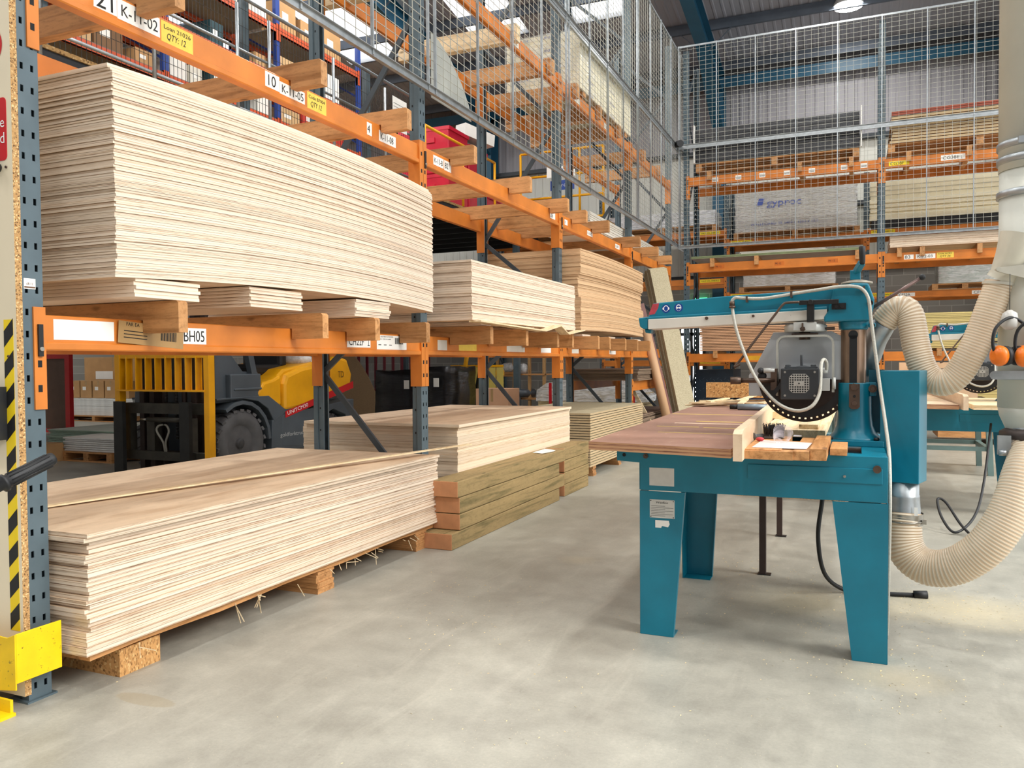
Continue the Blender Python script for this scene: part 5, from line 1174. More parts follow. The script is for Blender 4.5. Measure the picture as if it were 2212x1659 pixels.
# cables on the floor
m = MB((0, 5, .01)); m.tube(spline([(-.16, 4.9, .72), (-.18, 4.86, .55), (-.2, 4.85, .35), (-.17, 4.9, .14), (-.08, 5.0, .03), (.05, 5.03, .013), (.2, 5.05, .013), (.3, 5.07, .014)], 8), .012, 10); m.cyl((.3, 5.07, .016), (.37, 5.08, .02), .022, n=12)
tag(m.build('power_cable', BLACK, loc=(0, 5, .01)), 'black power cable hanging from the saw and ending on the floor', 'cable')
m = MB((1.0, 7.0, 0)); m.tube(spline([(1.05, 7.9, .8), (.95, 7.5, .35), (.85, 7.2, .12), (.70, 7.0, .02), (.62, 7.15, .10), (.6, 7.3, .22), (.66, 7.3, .2), (.75, 7.1, .06), (.82, 6.8, .012), (.86, 6.5, .012)], 8), .01, 10)
tag(m.build('power_cable', BLACK, loc=(1.0, 7.0, 0)), 'black looped cable behind the lower cream hose', 'cable')
# sawdust heaps
r = random.Random(2); m = MB()
for cx, cy, n, s in ((.45, 5.0, 260, .28), (-.3, 4.6, 160, .4), (-1.2, 3.0, 50, .6), (-2.0, 4.2, 60, .25), (-1.9, 3.6, 40, .15), (.1, 3.8, 120, .2), (-.6, 5.3, 120, .25), (.0, 2.6, 60, .7)):
    for k in range(n):
        x = r.gauss(cx, s); y = r.gauss(cy, s); a = r.uniform(0, pi); l = r.uniform(.002, .007)
        m._add([(x-cos(a)*l, y-sin(a)*l, .001), (x+sin(a)*.002, y-cos(a)*.002, .001), (x+cos(a)*l, y+sin(a)*l, .002), (x-sin(a)*.002, y+cos(a)*.002, .003)], [(0, 1, 2, 3)])
tag(m.build('sawdust', plain('sawdust', '#dcc79a', .9)), 'scattered sawdust and tiny chips on the concrete around the saw', 'sawdust', kind='stuff')

# ------------------------------------------------------------------ left foreground
CHIPE = flecks('raw chipboard edge', '#b98f5a', '#5c3d20', '#e2c48f', 190)
m = MB((-3.3, 2.15, .04)); m.box(-3.95, -3.027, 2.138, 2.166, .04, 6.2, 0)
pn = tag(m.build('chipboard_screen', [CREAM, CHIPE], loc=(-3.3, 2.15, .04)), 'tall cream faced chipboard panel standing against the nearest rack frame', 'panel')
for i, p in enumerate(pn.data.polygons):
    if abs(p.normal.x) > .9 or abs(p.normal.z) > .9: p.material_index = 1
def pnl(name, fn, mats): m = MB((-3.3, 2.15, .04)); fn(m); return m.build(name, mats, pn)
def hazard(m):
    x0, x1 = -3.10, -3.045; w = x1-x0; m.quad((x0, 2.138, .30), (1, 0, 0), (0, 0, 1), w, 1.235, 0); z = .30
    while z < 1.47:
        m._add([(x0, 2.1368, z), (x1, 2.1368, z+.05), (x1, 2.1368, z+.115), (x0, 2.1368, z+.065)], [(0, 1, 2, 3)], 1); z += .125
pnl('hazard_tape', hazard, [HAZ_Y, BLACK])
def red(m):
    x0, x1, z0, z1, r_ = -3.30, -3.056, 2.158, 2.402, .018; P = []
    for cx, cz, a0 in ((x1-r_, z0+r_, -90), (x1-r_, z1-r_, 0), (x0+r_, z1-r_, 90), (x0+r_, z0+r_, 180)):
        P += [(cx+r_*cos(rad(a0+k*15)), cz+r_*sin(rad(a0+k*15))) for k in range(7)]
    m.prism(P, 1, 2.1365, 2.138); m.text('e', (-3.092, 2.1363, 2.287), (1, 0, 0), (0, 0, 1), .04, 1); m.text('d', (-3.094, 2.1363, 2.225), (1, 0, 0), (0, 0, 1), .042, 1)
pnl('safety_sign', red, [RED, PAINTW])
def ring(m):
    n = 40
    for a, b, mi in ((0, .075, 1), (.052, .078, 0)):
        vs = [(-3.148+cos(2*pi*j/n)*q, 2.1372-.0006*(1-mi), 2.61+sin(2*pi*j/n)*q) for q in (a, b) for j in range(n)]
        m._add(vs, [(j, (j+1) % n, n+(j+1) % n, n+j) for j in range(n)], mi)
pnl('prohibition_sign', ring, [RED, PAINTW])
pnl('switch_box', lambda m: (m.box(-3.22, -3.092, 2.09, 2.138, 1.06, 1.27), m.cyl((-3.11, 2.138, 2.13), (-3.085, 2.10, 2.135), .018, n=14)), BLACK)
pnl('screw', lambda m: (m.cyl((-3.072, 2.138, 1.36+.03), (-3.072, 2.132, 1.39), .005, n=10), m.cyl((-3.062, 2.138, 2.13), (-3.062, 2.133, 2.13), .005, n=10)), BROWNST)
# price sticker on the first upright
m = MB(); m.quad((.0008, -.032, 1.66), (0, 1, 0), (0, 0, 1), .05, .042, 0); m.text('£8.12', (.0022, -.022, 1.677), (0, 1, 0), (0, 0, 1), .009, 1, .028); m.quad((.0018, -.03, 1.664), (0, 1, 0), (0, 0, 1), .046, .006, 1)
fr0 = [o for o in bpy.data.objects if o.get('label', '').endswith(NEAR[0])][0]
m.build('price_sticker', [PAPER, plain('brown print', '#6a4a35', .6)], fr0)
# column guard
e = empty('column_guard', (-2.975, 2.07, 0), 'scuffed yellow steel guard bolted at the foot of the nearest upright', 'column guard')
o_ = (-2.975, 2.07, 0)
m = MB(o_); m.box(-2.98, -2.974, 2.07, 2.262, .125, .318); m.prism([(-3.36, .05), (-2.974, .10), (-2.974, .318), (-3.02, .30), (-3.34, .315)], 1, 2.064, 2.07); m.build('guard_plate', YELLOW2, e, bevel=.002)
m = MB(o_); m.box(-3.36, -2.985, 2.0, 2.07, .0, .012); m.box(-3.36, -3.0, 2.058, 2.07, .0, .06); m.build('foot_flange', YELLOW2, e)
# trolley handle
m = MB((-2.9, 1.75, 0)); A = V((-2.50, 1.60, .94)); B = V((-2.46, 1.86, 1.045)); d = (B-A).normalized()
A = B-d*.30
pts = [B-d*t for t in (0, .004, .012, .05, .1, .14, .165, .168, .178, .181, .30)]
m.tube(pts, [.012, .020, .0225, .0225, .0225, .0225, .0225, .029, .029, .02, .019], 22, 0)
for k in range(10):
    a = 2*pi*k/10; u = d.orthogonal().normalized(); w = d.cross(u); q = (u*cos(a)+w*sin(a))*.0228; m.tube([B-d*.02+q, B-d*.155+q], .0022, 6, 0)
m.tube(spline([A, A-d*.2, A-d*.5+V((0, 0, -.1)), V((-2.62, .95, .3)), V((-2.66, .85, .02))], 6), .017, 12, 1)
tag(m.build('hand_trolley', [BLACK, DARK], loc=(-2.9, 1.75, 0)), 'black ribbed trolley handle poking in at the left edge', 'handle')
# hazard floor tape at the very corner
m = MB((-3.0, 1.95, .001)); m.quad((-3.25, 1.88, .001), (1, 0, 0), (0, 1, 0), .28, .05, 0); m.quad((-3.2, 1.88, .0018), (1, .2, 0), (0, 1, 0), .05, .05, 1); m.quad((-3.08, 1.88, .0018), (1, .2, 0), (0, 1, 0), .04, .05, 1)
tag(m.build('floor_tape', [HAZ_Y, BLACK], loc=(-3.0, 1.95, .001)), 'strip of black and yellow tape on the floor by the column guard', 'floor tape')

# ------------------------------------------------------------------ forklift
FO = (-7.3, 8.6, 0)
fk = empty('forklift', FO, 'yellow and grey forklift truck parked behind the long rack', 'forklift')
def FM(): return MB(FO)
XS, XN = -6.80, -8.15   # visible side, far side
def wheel(x, y, r, w, s):
    c = FM(); prof = [(r*.55, -w/2), (r*.93, -w/2), (r, -w/2+.03), (r, w/2-.03), (r*.93, w/2), (r*.62, w/2), (r*.56, w/2-.05)]
    c._lathe(V((x, y, r)), prof, 40, 0, 0)
    for k in range(22):
        a = 2*pi*k/22
        for t in (-1, 1): c.bar((x+t*w*.02, y+cos(a)*r, r+sin(a)*r), (x+t*w*.5, y+cos(a+.13)*r, r+sin(a+.13)*r), .05, .035, 0, (0, cos(a), sin(a)))
    wo = c.build('wheel', plain('dusty tyre', '#58585a', .75, 0, .15, 8), fk)
    c = FM(); c._lathe(V((x, y, r)), [(.03, -w/2+.02), (r*.55, -w/2+.02), (r*.55, w/2-.06), (r*.40, w/2-.05), (r*.36, w/2-.1), (.06, w/2-.09), (.06, w/2-.02), (.02, w/2-.02)], 32, 0, 0)
    for k in range(8): a = 2*pi*k/8; c.cyl((x+w/2-.1, y+cos(a)*r*.26, r+sin(a)*r*.26), (x+w/2-.07, y+cos(a)*r*.26, r+sin(a)*r*.26), .018, n=6)
    c.build('wheel_hub', plain('dirty hub', '#454547', .6, .3, .3, 12), wo)
for x in (XS-.14, XN+.14): wheel(x, 7.62, .40, .26, 1)
for x in (XS-.18, XN+.18): wheel(x, 9.45, .32, .2, 1)
m = FM(); m.prism([(7.2, .935), (7.62, .945), (7.9, .90), (8.08, .80), (8.2, .62), (8.45, .75), (8.1, .96), (7.2, .96)], 0, XN, XS)
m.prism([(8.14, .24), (9.08, .24), (9.15, .62), (8.87, .77), (8.40, .78), (8.16, .64)], 0, XN+.01, XS-.004)
m.prism([(8.35, .70), (9.95, .84), (9.95, .30), (9.80, .30), (9.75, .62), (9.45, .72), (9.15, .62), (9.08, .30), (8.9, .26), (8.35, .30)], 0, XN, XS)
m.box(XN+.3, XS-.3, 7.2, 9.9, .25, .85)
m.build('chassis', FGREY, fk, bevel=.01)
m = FM(); P = [(pi*k/10) for k in range(11)]
arc = [(7.62+cos(a)*.50, .42+sin(a)*.50) for a in P if cos(a) > -.75]; m.prism([(p[0], p[1]) for p in arc]+[(7.62+cos(a)*.455, .42+sin(a)*.455) for a in P[::-1] if cos(a) > -.75], 0, XS-.28, XS+.01); m.build('mudguard', FGREY, fk)
m = FM(); m.prism([(7.15, .90), (8.02, .90), (8.02, 1.26), (7.75, 1.27), (7.55, 1.48), (7.2, 1.48)], 0, XN+.1, XS-.1); m.box(XS-.25, XS-.02, 7.45, 7.98, .93, 1.24); m.box(XS-.24, XS-.0, 7.5, 7.98, 1.04, 1.07)
m.build('cowl', FGREY, fk, bevel=.02)
m = FM(); m.prism([(8.0, .86), (8.35, .82), (8.35, 1.22), (8.2, 1.16), (8.02, 1.13), (7.90, 1.0)], 0, XN+.08, XS-.01)
m.prism([(8.2, 1.12), (8.45, 1.29), (9.25, 1.41), (9.25, 1.0), (8.25, .95)], 0, XN+.1, XS-.05); m.build('step_cover', YELLOW, fk, bevel=.03)
m = FM(); m.prism([(8.38, .74), (9.0, .80), (9.88, 1.02), (9.92, 1.2), (9.8, 1.42), (9.62, 1.46), (9.3, 1.38), (8.75, 1.31), (8.44, 1.22), (8.38, 1.1)], 0, XN+.05, XS+.005)
bn = m.build('bonnet', YELLOW, fk, bevel=.05)
m = FM(); m._add([(XS+.008, 8.40, .66), (XS+.008, 9.93, 1.0), (XS+.008, 9.93, 1.10), (XS+.008, 8.40, .745)], [(0, 1, 2, 3)]); sl = V((0, 1.53, .345)).normalized()
m.text('UNITCM30', (XS+.008, 8.44, .692), sl, (0, -.22, .97), .048, 1, .44); m.build('stripe', [RED, PAINTW], bn)
m = FM(); m.text('goldforktrucks.co.uk', (XS+.002, 8.3, .42), (0, 1, .0), (0, 0, 1), .05, 0, .78); m.build('lettering', plain('grey lettering', '#b9bdbd', .5), fk)
m = FM(); m.text('TD', (XS+.012, 9.55, 1.16), (0, 1, 0), (0, 0, 1), .09, 0, .14); m.build('logo', plain('brown lettering', '#6b4a12', .5), bn)
m = FM(); m.box(-7.75, -7.1, 8.15, 8.75, 1.2, 1.36); m.box(-7.75, -7.1, 8.68, 8.84, 1.3, 1.85); m.build('seat', BLACK, fk, bevel=.05)
m = FM(); m.tube([(-7.4, 7.75, 1.3), (-7.4, 7.95, 1.62)], .025, 10); m.tube([V((-7.4+cos(2*pi*k/20)*.17, 7.97+sin(2*pi*k/20)*.16, 1.63+sin(2*pi*k/20)*.07)) for k in range(21)], .014, 8); m.build('steering_wheel', BLACK, fk)
m = FM()
for x in (XS-.06, XN+.06): m.bar((x, 7.95, .92), (x, 7.80, 1.5), .09, .07); m.bar((x, 7.8, 1.5), (x, 8.0, 2.25), .07, .06); m.bar((x, 8.0, 2.25), (x, 9.1, 2.25), .06, .06); m.bar((x, 9.1, 2.25), (x, 9.35, 1.35), .06, .06)
for k in range(7): m.bar((XN+.06, 8.05+k*.17, 2.25), (XS-.06, 8.05+k*.17, 2.25), .03, .03)
m.build('overhead_guard', FGREY, fk)
m = FM()
for x in (-7.78, -7.62, -6.98, -6.82): m.box(x-.035, x+.035, 7.02, 7.16, .1, 2.3)
m.box(-7.8, -6.8, 7.05, 7.1, .25, .35); m.box(-7.8, -6.8, 7.05, 7.1, 1.6, 1.7); m.cyl((-7.45, 7.06, .2), (-7.45, 7.06, 1.9), .03, n=12); m.cyl((-7.15, 7.06, .2), (-7.15, 7.06, 1.9), .03, n=12)
mast = m.build('mast', plain('rusty mast steel', '#3a2c27', .6, .3, .3, 8), fk)
m = FM()
for x in (-7.38, -7.22):
    for k in range(34): m.box(x-.012, x+.012, 7.0, 7.02, .5+k*.035, .525+k*.035)
m.build('chain', DARK, mast)
m = FM(); m.box(-7.85, -6.62, 6.82, 6.9, .80, .92); m.box(-7.85, -6.62, 6.82, 6.9, .27, .37); m.box(-7.85, -7.75, 6.83, 6.92, .3, .9); m.cyl((-7.45, 6.80, .735), (-6.95, 6.80, .735), .028, n=14, mi=0); m.cyl((-7.55, 6.80, .735), (-7.45, 6.80, .735), .014, n=12, mi=1); m.cyl((-6.95, 6.80, .735), (-6.8, 6.80, .735), .014, n=12, mi=1)
m.box(-7.52, -7.4, 6.85, 6.95, .35, .75); m.box(-7.0, -6.85, 6.85, 6.95, .35, .75)
m.build('carriage', [plain('grimy carriage steel', '#3d3a33', .5, .4, .25, 10), STEEL], fk)
m = FM()
for a in (-1, 1): m.tube(spline([(-7.22+a*.01, 6.84, .36), (-7.22+a*.02, 6.82, .48), (-7.22+a*.09, 6.80, .60), (-7.22+a*.07, 6.80, .66), (-7.22+a*.01, 6.82, .68)], 5), .012, 8)
m.build('hydraulic_hose', plain('grey hose', '#8c8a80', .5), fk)
for x in (-7.80, -6.80): 
    m = FM(); m.box(x-.07, x+.07, 6.70, 6.75, .07, .94); m.box(x-.07, x+.07, 5.75, 6.75, .05, .09); m.build('fork', plain('black fork', '#262625', .5, .4, .2, 9), fk)
m = FM(); z0, z1, x0, x1 = .27, 1.62, -7.91, -6.50
for x in (x0, x1-.07): m.box(x, x+.075, 6.76, 6.85, z0, z1)
m.box(x0, x1, 6.77, 6.85, 1.43, 1.50); m.box(x0, x1, 6.76, 6.80, 1.58, 1.64); m.box(x0+.05, x1-.05, 6.74, 6.86, 1.055, 1.075)
for k in range(8): x = x0+.17+k*.150; m.box(x, x+.014, 6.76, 6.84, 1.07, 1.45); m.box(x+.01, x+.03, 6.83, 6.84, 1.07, 1.45)
m.build('load_backrest', YELLOW, fk, bevel=.003)
m = FM(); m.ball((-7.1, 9.05, 1.42), .16, 0, 7, (1.4, 1, .7)); m.cyl((-6.98, 9.0, 1.38), (-6.9, 9.2, 1.38), .05, n=14); tag(m.build('plastic_bundle', wrap('white plastic bundle', (.85, .85, .85), .8, (9, 9, 9)), loc=FO), 'crumpled white plastic bundle lying on the forklift bonnet', 'plastic bundle')

# ------------------------------------------------------------------ things on the ground behind the long rack
def carton(x, y, z, w, d, h, label, gr='cartons', rz=0, mat=None, lab=True, tape=True, name='carton'):
    e = empty(name, (x, y, z), label, 'carton', gr, rz)
    m = MB(); m.box(-w/2, w/2, -d/2, d/2, 0, h, 0); m.build('box', mat or CARD, e, bevel=.003)
    if tape: m = MB(); m.box(-.025, .025, -d/2-.001, d/2+.001, h*.75, h+.001); m.build('tape', plain('packing tape', '#a8895f', .3), e)
    if lab: m = MB(); m.quad((-w*.3, -d/2-.001, h*.45), (1, 0, 0), (0, 0, 1), w*.3, h*.2); m.build('label', PAPER, e)
    return e
e = empty('framed_screen', (-15.0, 11.4, 0), 'brown panel in a red frame standing at the far left behind the rack', 'panel')
o_ = (-15.0, 11.4, 0); m = MB(o_); m.box(-15.7, -14.62, 11.4, 11.43, .06, 1.55); m.build('panel', plain('brown sheet', '#5b4132', .55, 0, .15, 5, ('#cfc7b8', .73)), e)
m = MB(o_)
for a in ((-15.75, -15.7, .0, 1.6), (-14.68, -14.55, .0, 1.6)): m.box(a[0], a[1], 11.36, 11.45, a[2], a[3])
m.box(-15.7, -14.68, 11.36, 11.45, 0, .07); m.box(-15.7, -14.68, 11.36, 11.45, 1.5, 1.6); m.build('frame', RED, e)
pallet((-17.0, 14.4, 0), 2.2, 1.0, 'timber pallet under white boards far behind on the left', 'pallets on the floor', .14)
stack('white_board', (-18.1, 14.0, .145), 2.3, .9, .045, 9, [plain('white board edge', '#dfe0dc', .6), WHITE], 'white board in the stack under the cartons far behind on the left', 'white board', 'white boards under the cartons', rz=-pi/2)
for k in range(5): carton(-17.9+k*.42, 14.3, .566, .38, .4, .42, 'brown carton in the row on the white boards, %s from the left' % ORD[k], 'row of brown cartons')
carton(-17.2, 14.85, .566, 2.0, .4, 1.0, 'very large brown carton behind the row of small cartons', lab=True)
carton(-15.9, 14.85, .566, .5, .4, 1.0, 'upright brown carton beside the very large one')
pallet((-9.95, 8.5, 0), 1.0, 1.0, 'timber pallet under white boards left of the forklift', 'pallets on the floor', .14)
stack('white_board', (-10.45, 8.05, .145), 1.25, 1.0, .022, 7, [plain('white board edge', '#dfe0dc', .6), WHITE], 'white board in the low stack left of the forklift', 'white board', 'white boards left of the forklift', rz=-pi/2, gap=.006, jx=.03, jy=.03)
pallet((-11.1, 9.0, 0), 1.0, 1.0, 'timber pallet under green edged boards left of the forklift', 'pallets on the floor', .14)
stack('white_board', (-11.65, 8.7, .145), 1.7, 1.2, .02, 9, [plain('pale green board edge', '#8ea592', .6), plain('pale grey green board', '#cbd3c8', .6)], 'green edged board in the stack at the far left', 'white board', 'green edged boards at the far left', rz=-pi/2, gap=.005, jx=.03, jy=.03)
e = carton(-10.58, 7.86, 0, .34, .3, .26, 'small carton printed SWI on the floor left of the forklift', lab=False)
m = MB(); m.text('SWI', (-.0, -.151, .10), (1, 0, 0), (0, 0, 1), .07, 0, .13); m.build('print', INK, e)
def bwrap(x0, x1, y0, y1, z1, label):
    e = empty('wrapped_pallet', ((x0+x1)/2, (y0+y1)/2, 0), label, 'wrapped load', 'black wrapped pallets'); c = ((x0+x1)/2, (y0+y1)/2, 0)
    m = MB(c); r = random.Random(int(x0*10)); n = 12
    for l in range(10):
        z = .13+(z1-.13)*l/9
        for k in range(n):
            a = 4*k/n; s = int(a); t = a-s; q = [(x0, y0), (x1, y0), (x1, y1), (x0, y1), (x0, y0)]
            m.v.append(V((q[s][0]+(q[s+1][0]-q[s][0])*t+r.uniform(-.02, .02), q[s][1]+(q[s+1][1]-q[s][1])*t+r.uniform(-.02, .02), z+r.uniform(-.02, .02)))-V(c))
    b = 0
    for l in range(9):
        for k in range(n): m.f.append([l*n+k, l*n+(k+1) % n, (l+1)*n+(k+1) % n, (l+1)*n+k]); m.m.append(0); m.sm.append(True)
    m.f.append([9*n+k for k in range(n)]); m.m.append(0); m.sm.append(False)
    m.build('black_film', plain('black stretch film', '#0c0d0f', .22, 0, .3, 20, bmp=.6), e)
    m = MB(c); 
    for s in (x0, (x0+x1)/2-.05, x1-.1): m.box(s, s+.1, y0+.02, y1-.02, 0, .12)
    m.build('pallet_block', TIM_Y, e); m = MB(c); m.quad((x1-.35, y0-.03, z1*.72), (1, -.1, 0), (0, 0, 1), .12, .16); m.build('label', PAPER, e)
bwrap(-8.4, -7.4, 13.0, 14.0, 1.22, 'big black film wrapped pallet load behind the rack, left one'); bwrap(-7.28, -6.72, 12.9, 13.9, 1.28, 'black film wrapped pallet load behind the rack, right one')
for k, (c, dx) in enumerate(((YELLOW, .0), (DARK, .32))):
    tag(MB((-7.2+dx, 14.3, 0)).bar((-7.35+dx, 14.25, 0), (-7.05+dx*.9, 14.3, 1.75-.3*k), .09, .05).build('upright_bar', c, loc=(-7.2+dx, 14.3, 0)), '%s bar leaning behind the black wrapped loads' % ('yellow', 'dark grey')[k], 'bar')
e = empty('slatted_crate', (-7.1, 14.7, 0), 'yellow green slatted timber crate right of the black wrapped loads', 'crate')
m = MB()
for k in range(7): m.box(-.55+k*.17, -.55+k*.17+.145, -.02, 0, .05, 1.27)
m.build('slat', plain('yellow green timber', '#cdb75a', .7, 0, .12, 4), e); m = MB(); m.box(-.56, .62, -.03, .0, 1.27, 1.31); m.box(-.56, .62, 0, .03, .1, .2); m.box(-.56, .62, 0, .03, 1.1, 1.2); m.build('rail', YELLOW, e)
e = empty('bar_rack', (-9.4, 15.0, 0), 'maroon rack of upright bars behind the forklift tail', 'bar rack')
for k in range(11): m = MB(); x = -1.15+k*.22; m.bar((x, 0, 0), (x, 0, 2.3), .045, .045); m.build('bar', MAROON, e)
m = MB(); m.bar((-1.2, .0, .42), (1.1, .0, .42), .05, .05); m.bar((-1.2, .0, .28), (1.1, .0, .28), .04, .04); m.bar((-1.2, 0, 2.28), (1.1, 0, 2.28), .05, .05); m.build('crossbar', MAROON, e)
m = MB((-9.6, 14.6, 0)); n = 12; P = [(-10.35+.09*k, 14.6+.02*k, 1.7-.012*k*k) for k in range(n)]
m._add([p for x, y, z in P for p in ((x, y, .02), (x, y, z), (x, y+.012, .02), (x, y+.012, z))], [f for k in range(n-1) for f in ((4*k, 4*k+4, 4*k+5, 4*k+1), (4*k+2, 4*k+3, 4*k+7, 4*k+6), (4*k+1, 4*k+5, 4*k+7, 4*k+3))])
tag(m.build('perforated_sheet', plain('tan perforated sheet', '#9f8260', .6, 0, .1, 60), loc=(-9.6, 14.6, 0)), 'tan sheet with a curved top edge behind the forklift tail', 'sheet')
m = MB((-9.0, 15.6, 0)); m.cyl((-9.0, 15.6, 0), (-9.0, 15.6, 1.45), .045, n=12); m.box(-9.07, -8.93, 15.5, 15.7, 1.3, 1.5); tag(m.build('red_post', plain('coral red paint', '#d4503c', .45), loc=(-9.0, 15.6, 0)), 'coral red post behind the maroon bars', 'post')
e = empty('timber_shelving', (-6.9, 16.2, 0), 'rough timber shelving with rolls of film behind the rack', 'shelving')
for x in (-.75, -.42, -.02, .34, .68):
    m = MB(); m.box(x, x+.06, -.03, .03, 0, 1.6); m.build('post', TIM_Z, e)
for z in (.02, .55, 1.08, 1.52): m = MB(); m.box(-.75, .74, -.05, .4, z, z+.03); m.box(-.45, .05, -.055, -.05, z-.03, z+.07); m.build('shelf', TIM_X, e)
m = MB((-6.95, 16.1, 1.11)); m.ball((-7.05, 16.25, 1.24), .13, 0, 8, (1.6, 1, .9)); m.ball((-6.7, 16.25, 1.22), .12, 0, 8); tag(m.build('film_bundle', wrap('bundled film', (.8, .8, .8), .75, (10, 10, 10)), loc=(-6.95, 16.1, 1.11)), 'bundle of crumpled clear film on the timber shelving', 'film')
for k in range(2): m = MB((-6.9, 16.1, .6)); m.cyl((-6.95+k*.2, 15.9, .69), (-6.85+k*.35, 16.35, .69), .09, n=16); tag(m.build('film_roll', plain('dark film roll', '#4a4f55', .3), loc=(-6.9, 16.1, .6)), 'dark roll of film on the lower timber shelf, %s one' % ('left', 'right')[k], 'roll', 'film rolls')
e = carton(-5.85, 13.0, 0, .62, .5, .90, 'tan carton with tape standing behind the pale floor stack', mat=plain('pinkish cardboard', '#c89a78', .8, 0, .06, 5))
e = empty('strapped_bundle', (-5.0, 16.0, 0), 'film covered timber bundle with red straps behind the grooved boards', 'bundle')
m = MB()
for k in range(6): m.box(-1.1, 1.15, -.4, .4, .05+k*.115, .155+k*.115)
m.build('boards', plain('pale pack boards', '#c2ab7e', .7), e)
m = MB(); m.prism([(-1.14, .55), (-1.12, .78), (-.9, .93), (-.2, 1.03), (.5, 1.0), (1.0, .82), (1.2, .68), (1.18, .55)], 1, -.42, .42); m.build('film', FILMW, e)
for x in (-.85, .9): m = MB(); m.box(x, x+.06, -.43, -.42, .05, .93); m.build('strap', RED, e)
# lower shelf in the last bay
for k, (xx, rz) in enumerate(((KX, 0), (KX-KD, pi))):
    y0 = KY[3]+.05; ln = KY[4]-KY[3]-.1
    rack_beam(xx, y0 if not k else y0+ln, .92, ln, 'orange %s beam of the low shelf in the fourth bay of the plywood rack' % ('front', 'rear')[k], 'low shelf beams', rz)
DKB = [plyedge('dark board edge', '#8a7560', '#6c5846', '#4a3a2e', 2, .36), plain('dark brown board face', '#5b463c', .5)]
stack('dark_board', (-3.0, 11.75, 1.07), 2.35, 1.1, .018, 8, DKB, 'dark brown board on the low shelf of the fourth bay', 'board', 'dark boards on the low shelf', gap=.004, jx=.02, jy=.02)
stack('dark_board', (-2.95, 11.75, .12), 2.4, 1.15, .018, 22, DKB, 'dark brown board in the floor stack of the fourth bay', 'board', 'dark boards on the floor of the fourth bay', gap=.002, jx=.02, jy=.02)
for k, y in enumerate((11.9, 13.8)): tag(MB((-3.0, y, 0)).box(-4.0, -3.0, y, y+.1, 0, .118).build('packing_strip', TIM_X, loc=(-3.0, y, 0)), 'packing strip under the dark floor boards, %s one' % ('near', 'far')[k], 'timber strip', 'packing under dark boards')

# ------------------------------------------------------------------ boards leaning at the end of the rack
LM = Matrix.Translation((-2.36, 12.85, 0)) @ Matrix.Rotation(rad(-11.5), 4, 'Y') @ Matrix.Rotation(rad(50), 4, 'Z')
for k in range(7):
    m = MB((-2.5, 12.9, 0)); m.T = LM; x = -.0; m.box(-.17+.006*(k % 3), .17, .0+k*.029, .0+k*.029+.02, .03, 2.90+.015*(k % 3)-.03*(k > 4))
    tag(m.build('leaning_board', [CHIPF], loc=(-2.5, 12.9, 0)), 'tall pale flooring board leaning against the end of the rack', 'leaning board', 'pale boards leaning at the rack end')
LM2 = Matrix.Translation((-2.60, 12.70, 0)) @ Matrix.Rotation(rad(-14), 4, 'Y') @ Matrix.Rotation(rad(40), 4, 'Z')
for k in range(2):
    m = MB((-2.6, 12.8, 0)); m.T = LM2; m.box(-.08, .02, -.06+k*.03, -.06+k*.03+.022, .03, 2.05+.3*k)
    tag(m.build('leaning_plank', plain('glossy red brown plank', '#6f3f30', .3, 0, .2, 5), loc=(-2.6, 12.8, 0)), 'glossy red brown plank leaning beside the cardboard tube, %s' % ('shorter', 'longer')[k], 'plank')
m = MB((-2.7, 12.7, 0)); m.cyl((-2.66, 12.62, .05), (-3.12, 12.62, 1.98), .07, n=24); tag(m.build('cardboard_tube', plain('tan tube', '#c9a078', .6, 0, .05, 3), loc=(-2.7, 12.7, 0)), 'tall tan cardboard tube leaning at the end of the rack', 'tube')
m = MB((-2.9, 12.5, 0)); m.bar((-2.72, 12.3, .02), (-3.3, 12.3, 1.05), .03, .05); tag(m.build('leaning_batten', PALE_X, loc=(-2.9, 12.5, 0)), 'thin pale batten leaning beside the cardboard tube', 'batten')

# ------------------------------------------------------------------ mezzanine
MX, MZ = -6.6, 4.2
e = empty('mezzanine_deck', (MX, 3.0, 0), 'raised mezzanine deck with dark underside behind the long rack', 'mezzanine')
o_ = (MX, 3.0, 0)
m = MB(o_); m.box(-15.5, MX, 3.0, 17.0, MZ-.04, MZ, 0); m.box(MX-2.1+2.1, -4.6, 15.7, 17.0, MZ-.04, MZ, 0); m.build('deck_board', [flecks('deck chipboard', '#b08a55', '#6a4a28', '#c8a878', 60)], e)
m = MB(o_); m.box(MX-.08, MX-.02, 3.0, 17.0, MZ-.28, MZ-.04); 
for x in (-9.5, -12.5): m.box(x-.05, x+.05, 3.0, 17.0, MZ-.3, MZ-.04)
y = 3.2
while y < 17: m.box(-15.4, MX-.08, y, y+.05, MZ-.22, MZ-.04); y += .6
m.build('joist', plain('dark joist steel', '#24262a', .5, .2), e)
for x in (-6.72, -9.5, -12.5, -15.2):
    for y in (3.1, 15.95):
        m = MB(o_); m.box(x-.06, x+.06, y-.06, y+.06, 0, MZ-.28); m.build('deck_post', GREYBLUE, e)
e = empty('guard_railing', (MX, 3.0, MZ), 'galvanised tube guard railing along the mezzanine edge', 'railing'); o_ = (MX, 3.0, MZ)
for z, r_ in ((.12, .018), (.42, .018), (.80, .018), (1.42, .024)):
    m = MB(o_); m.cyl((MX+.02, 3.0, MZ+z), (MX+.02, 11.6, MZ+z), r_, n=12); m.build('tube', GALV, e)
for y in (3.4, 4.9, 6.15, 7.35, 7.9, 9.2, 10.5, 11.6): m = MB(o_); m.cyl((MX+.05, y, MZ-.2), (MX+.05, y, MZ+1.3), .02, n=12); m.build('post', GALV, e)
for y in (5.0, 7.6, 10.2):
    m = MB(o_); m.box(MX-.12, MX-.04, y-.05, y+.05, MZ-.25, MZ+1.5); m.build('bracket_post', GREYBLUE, e)
m = MB(o_); y = 3.0
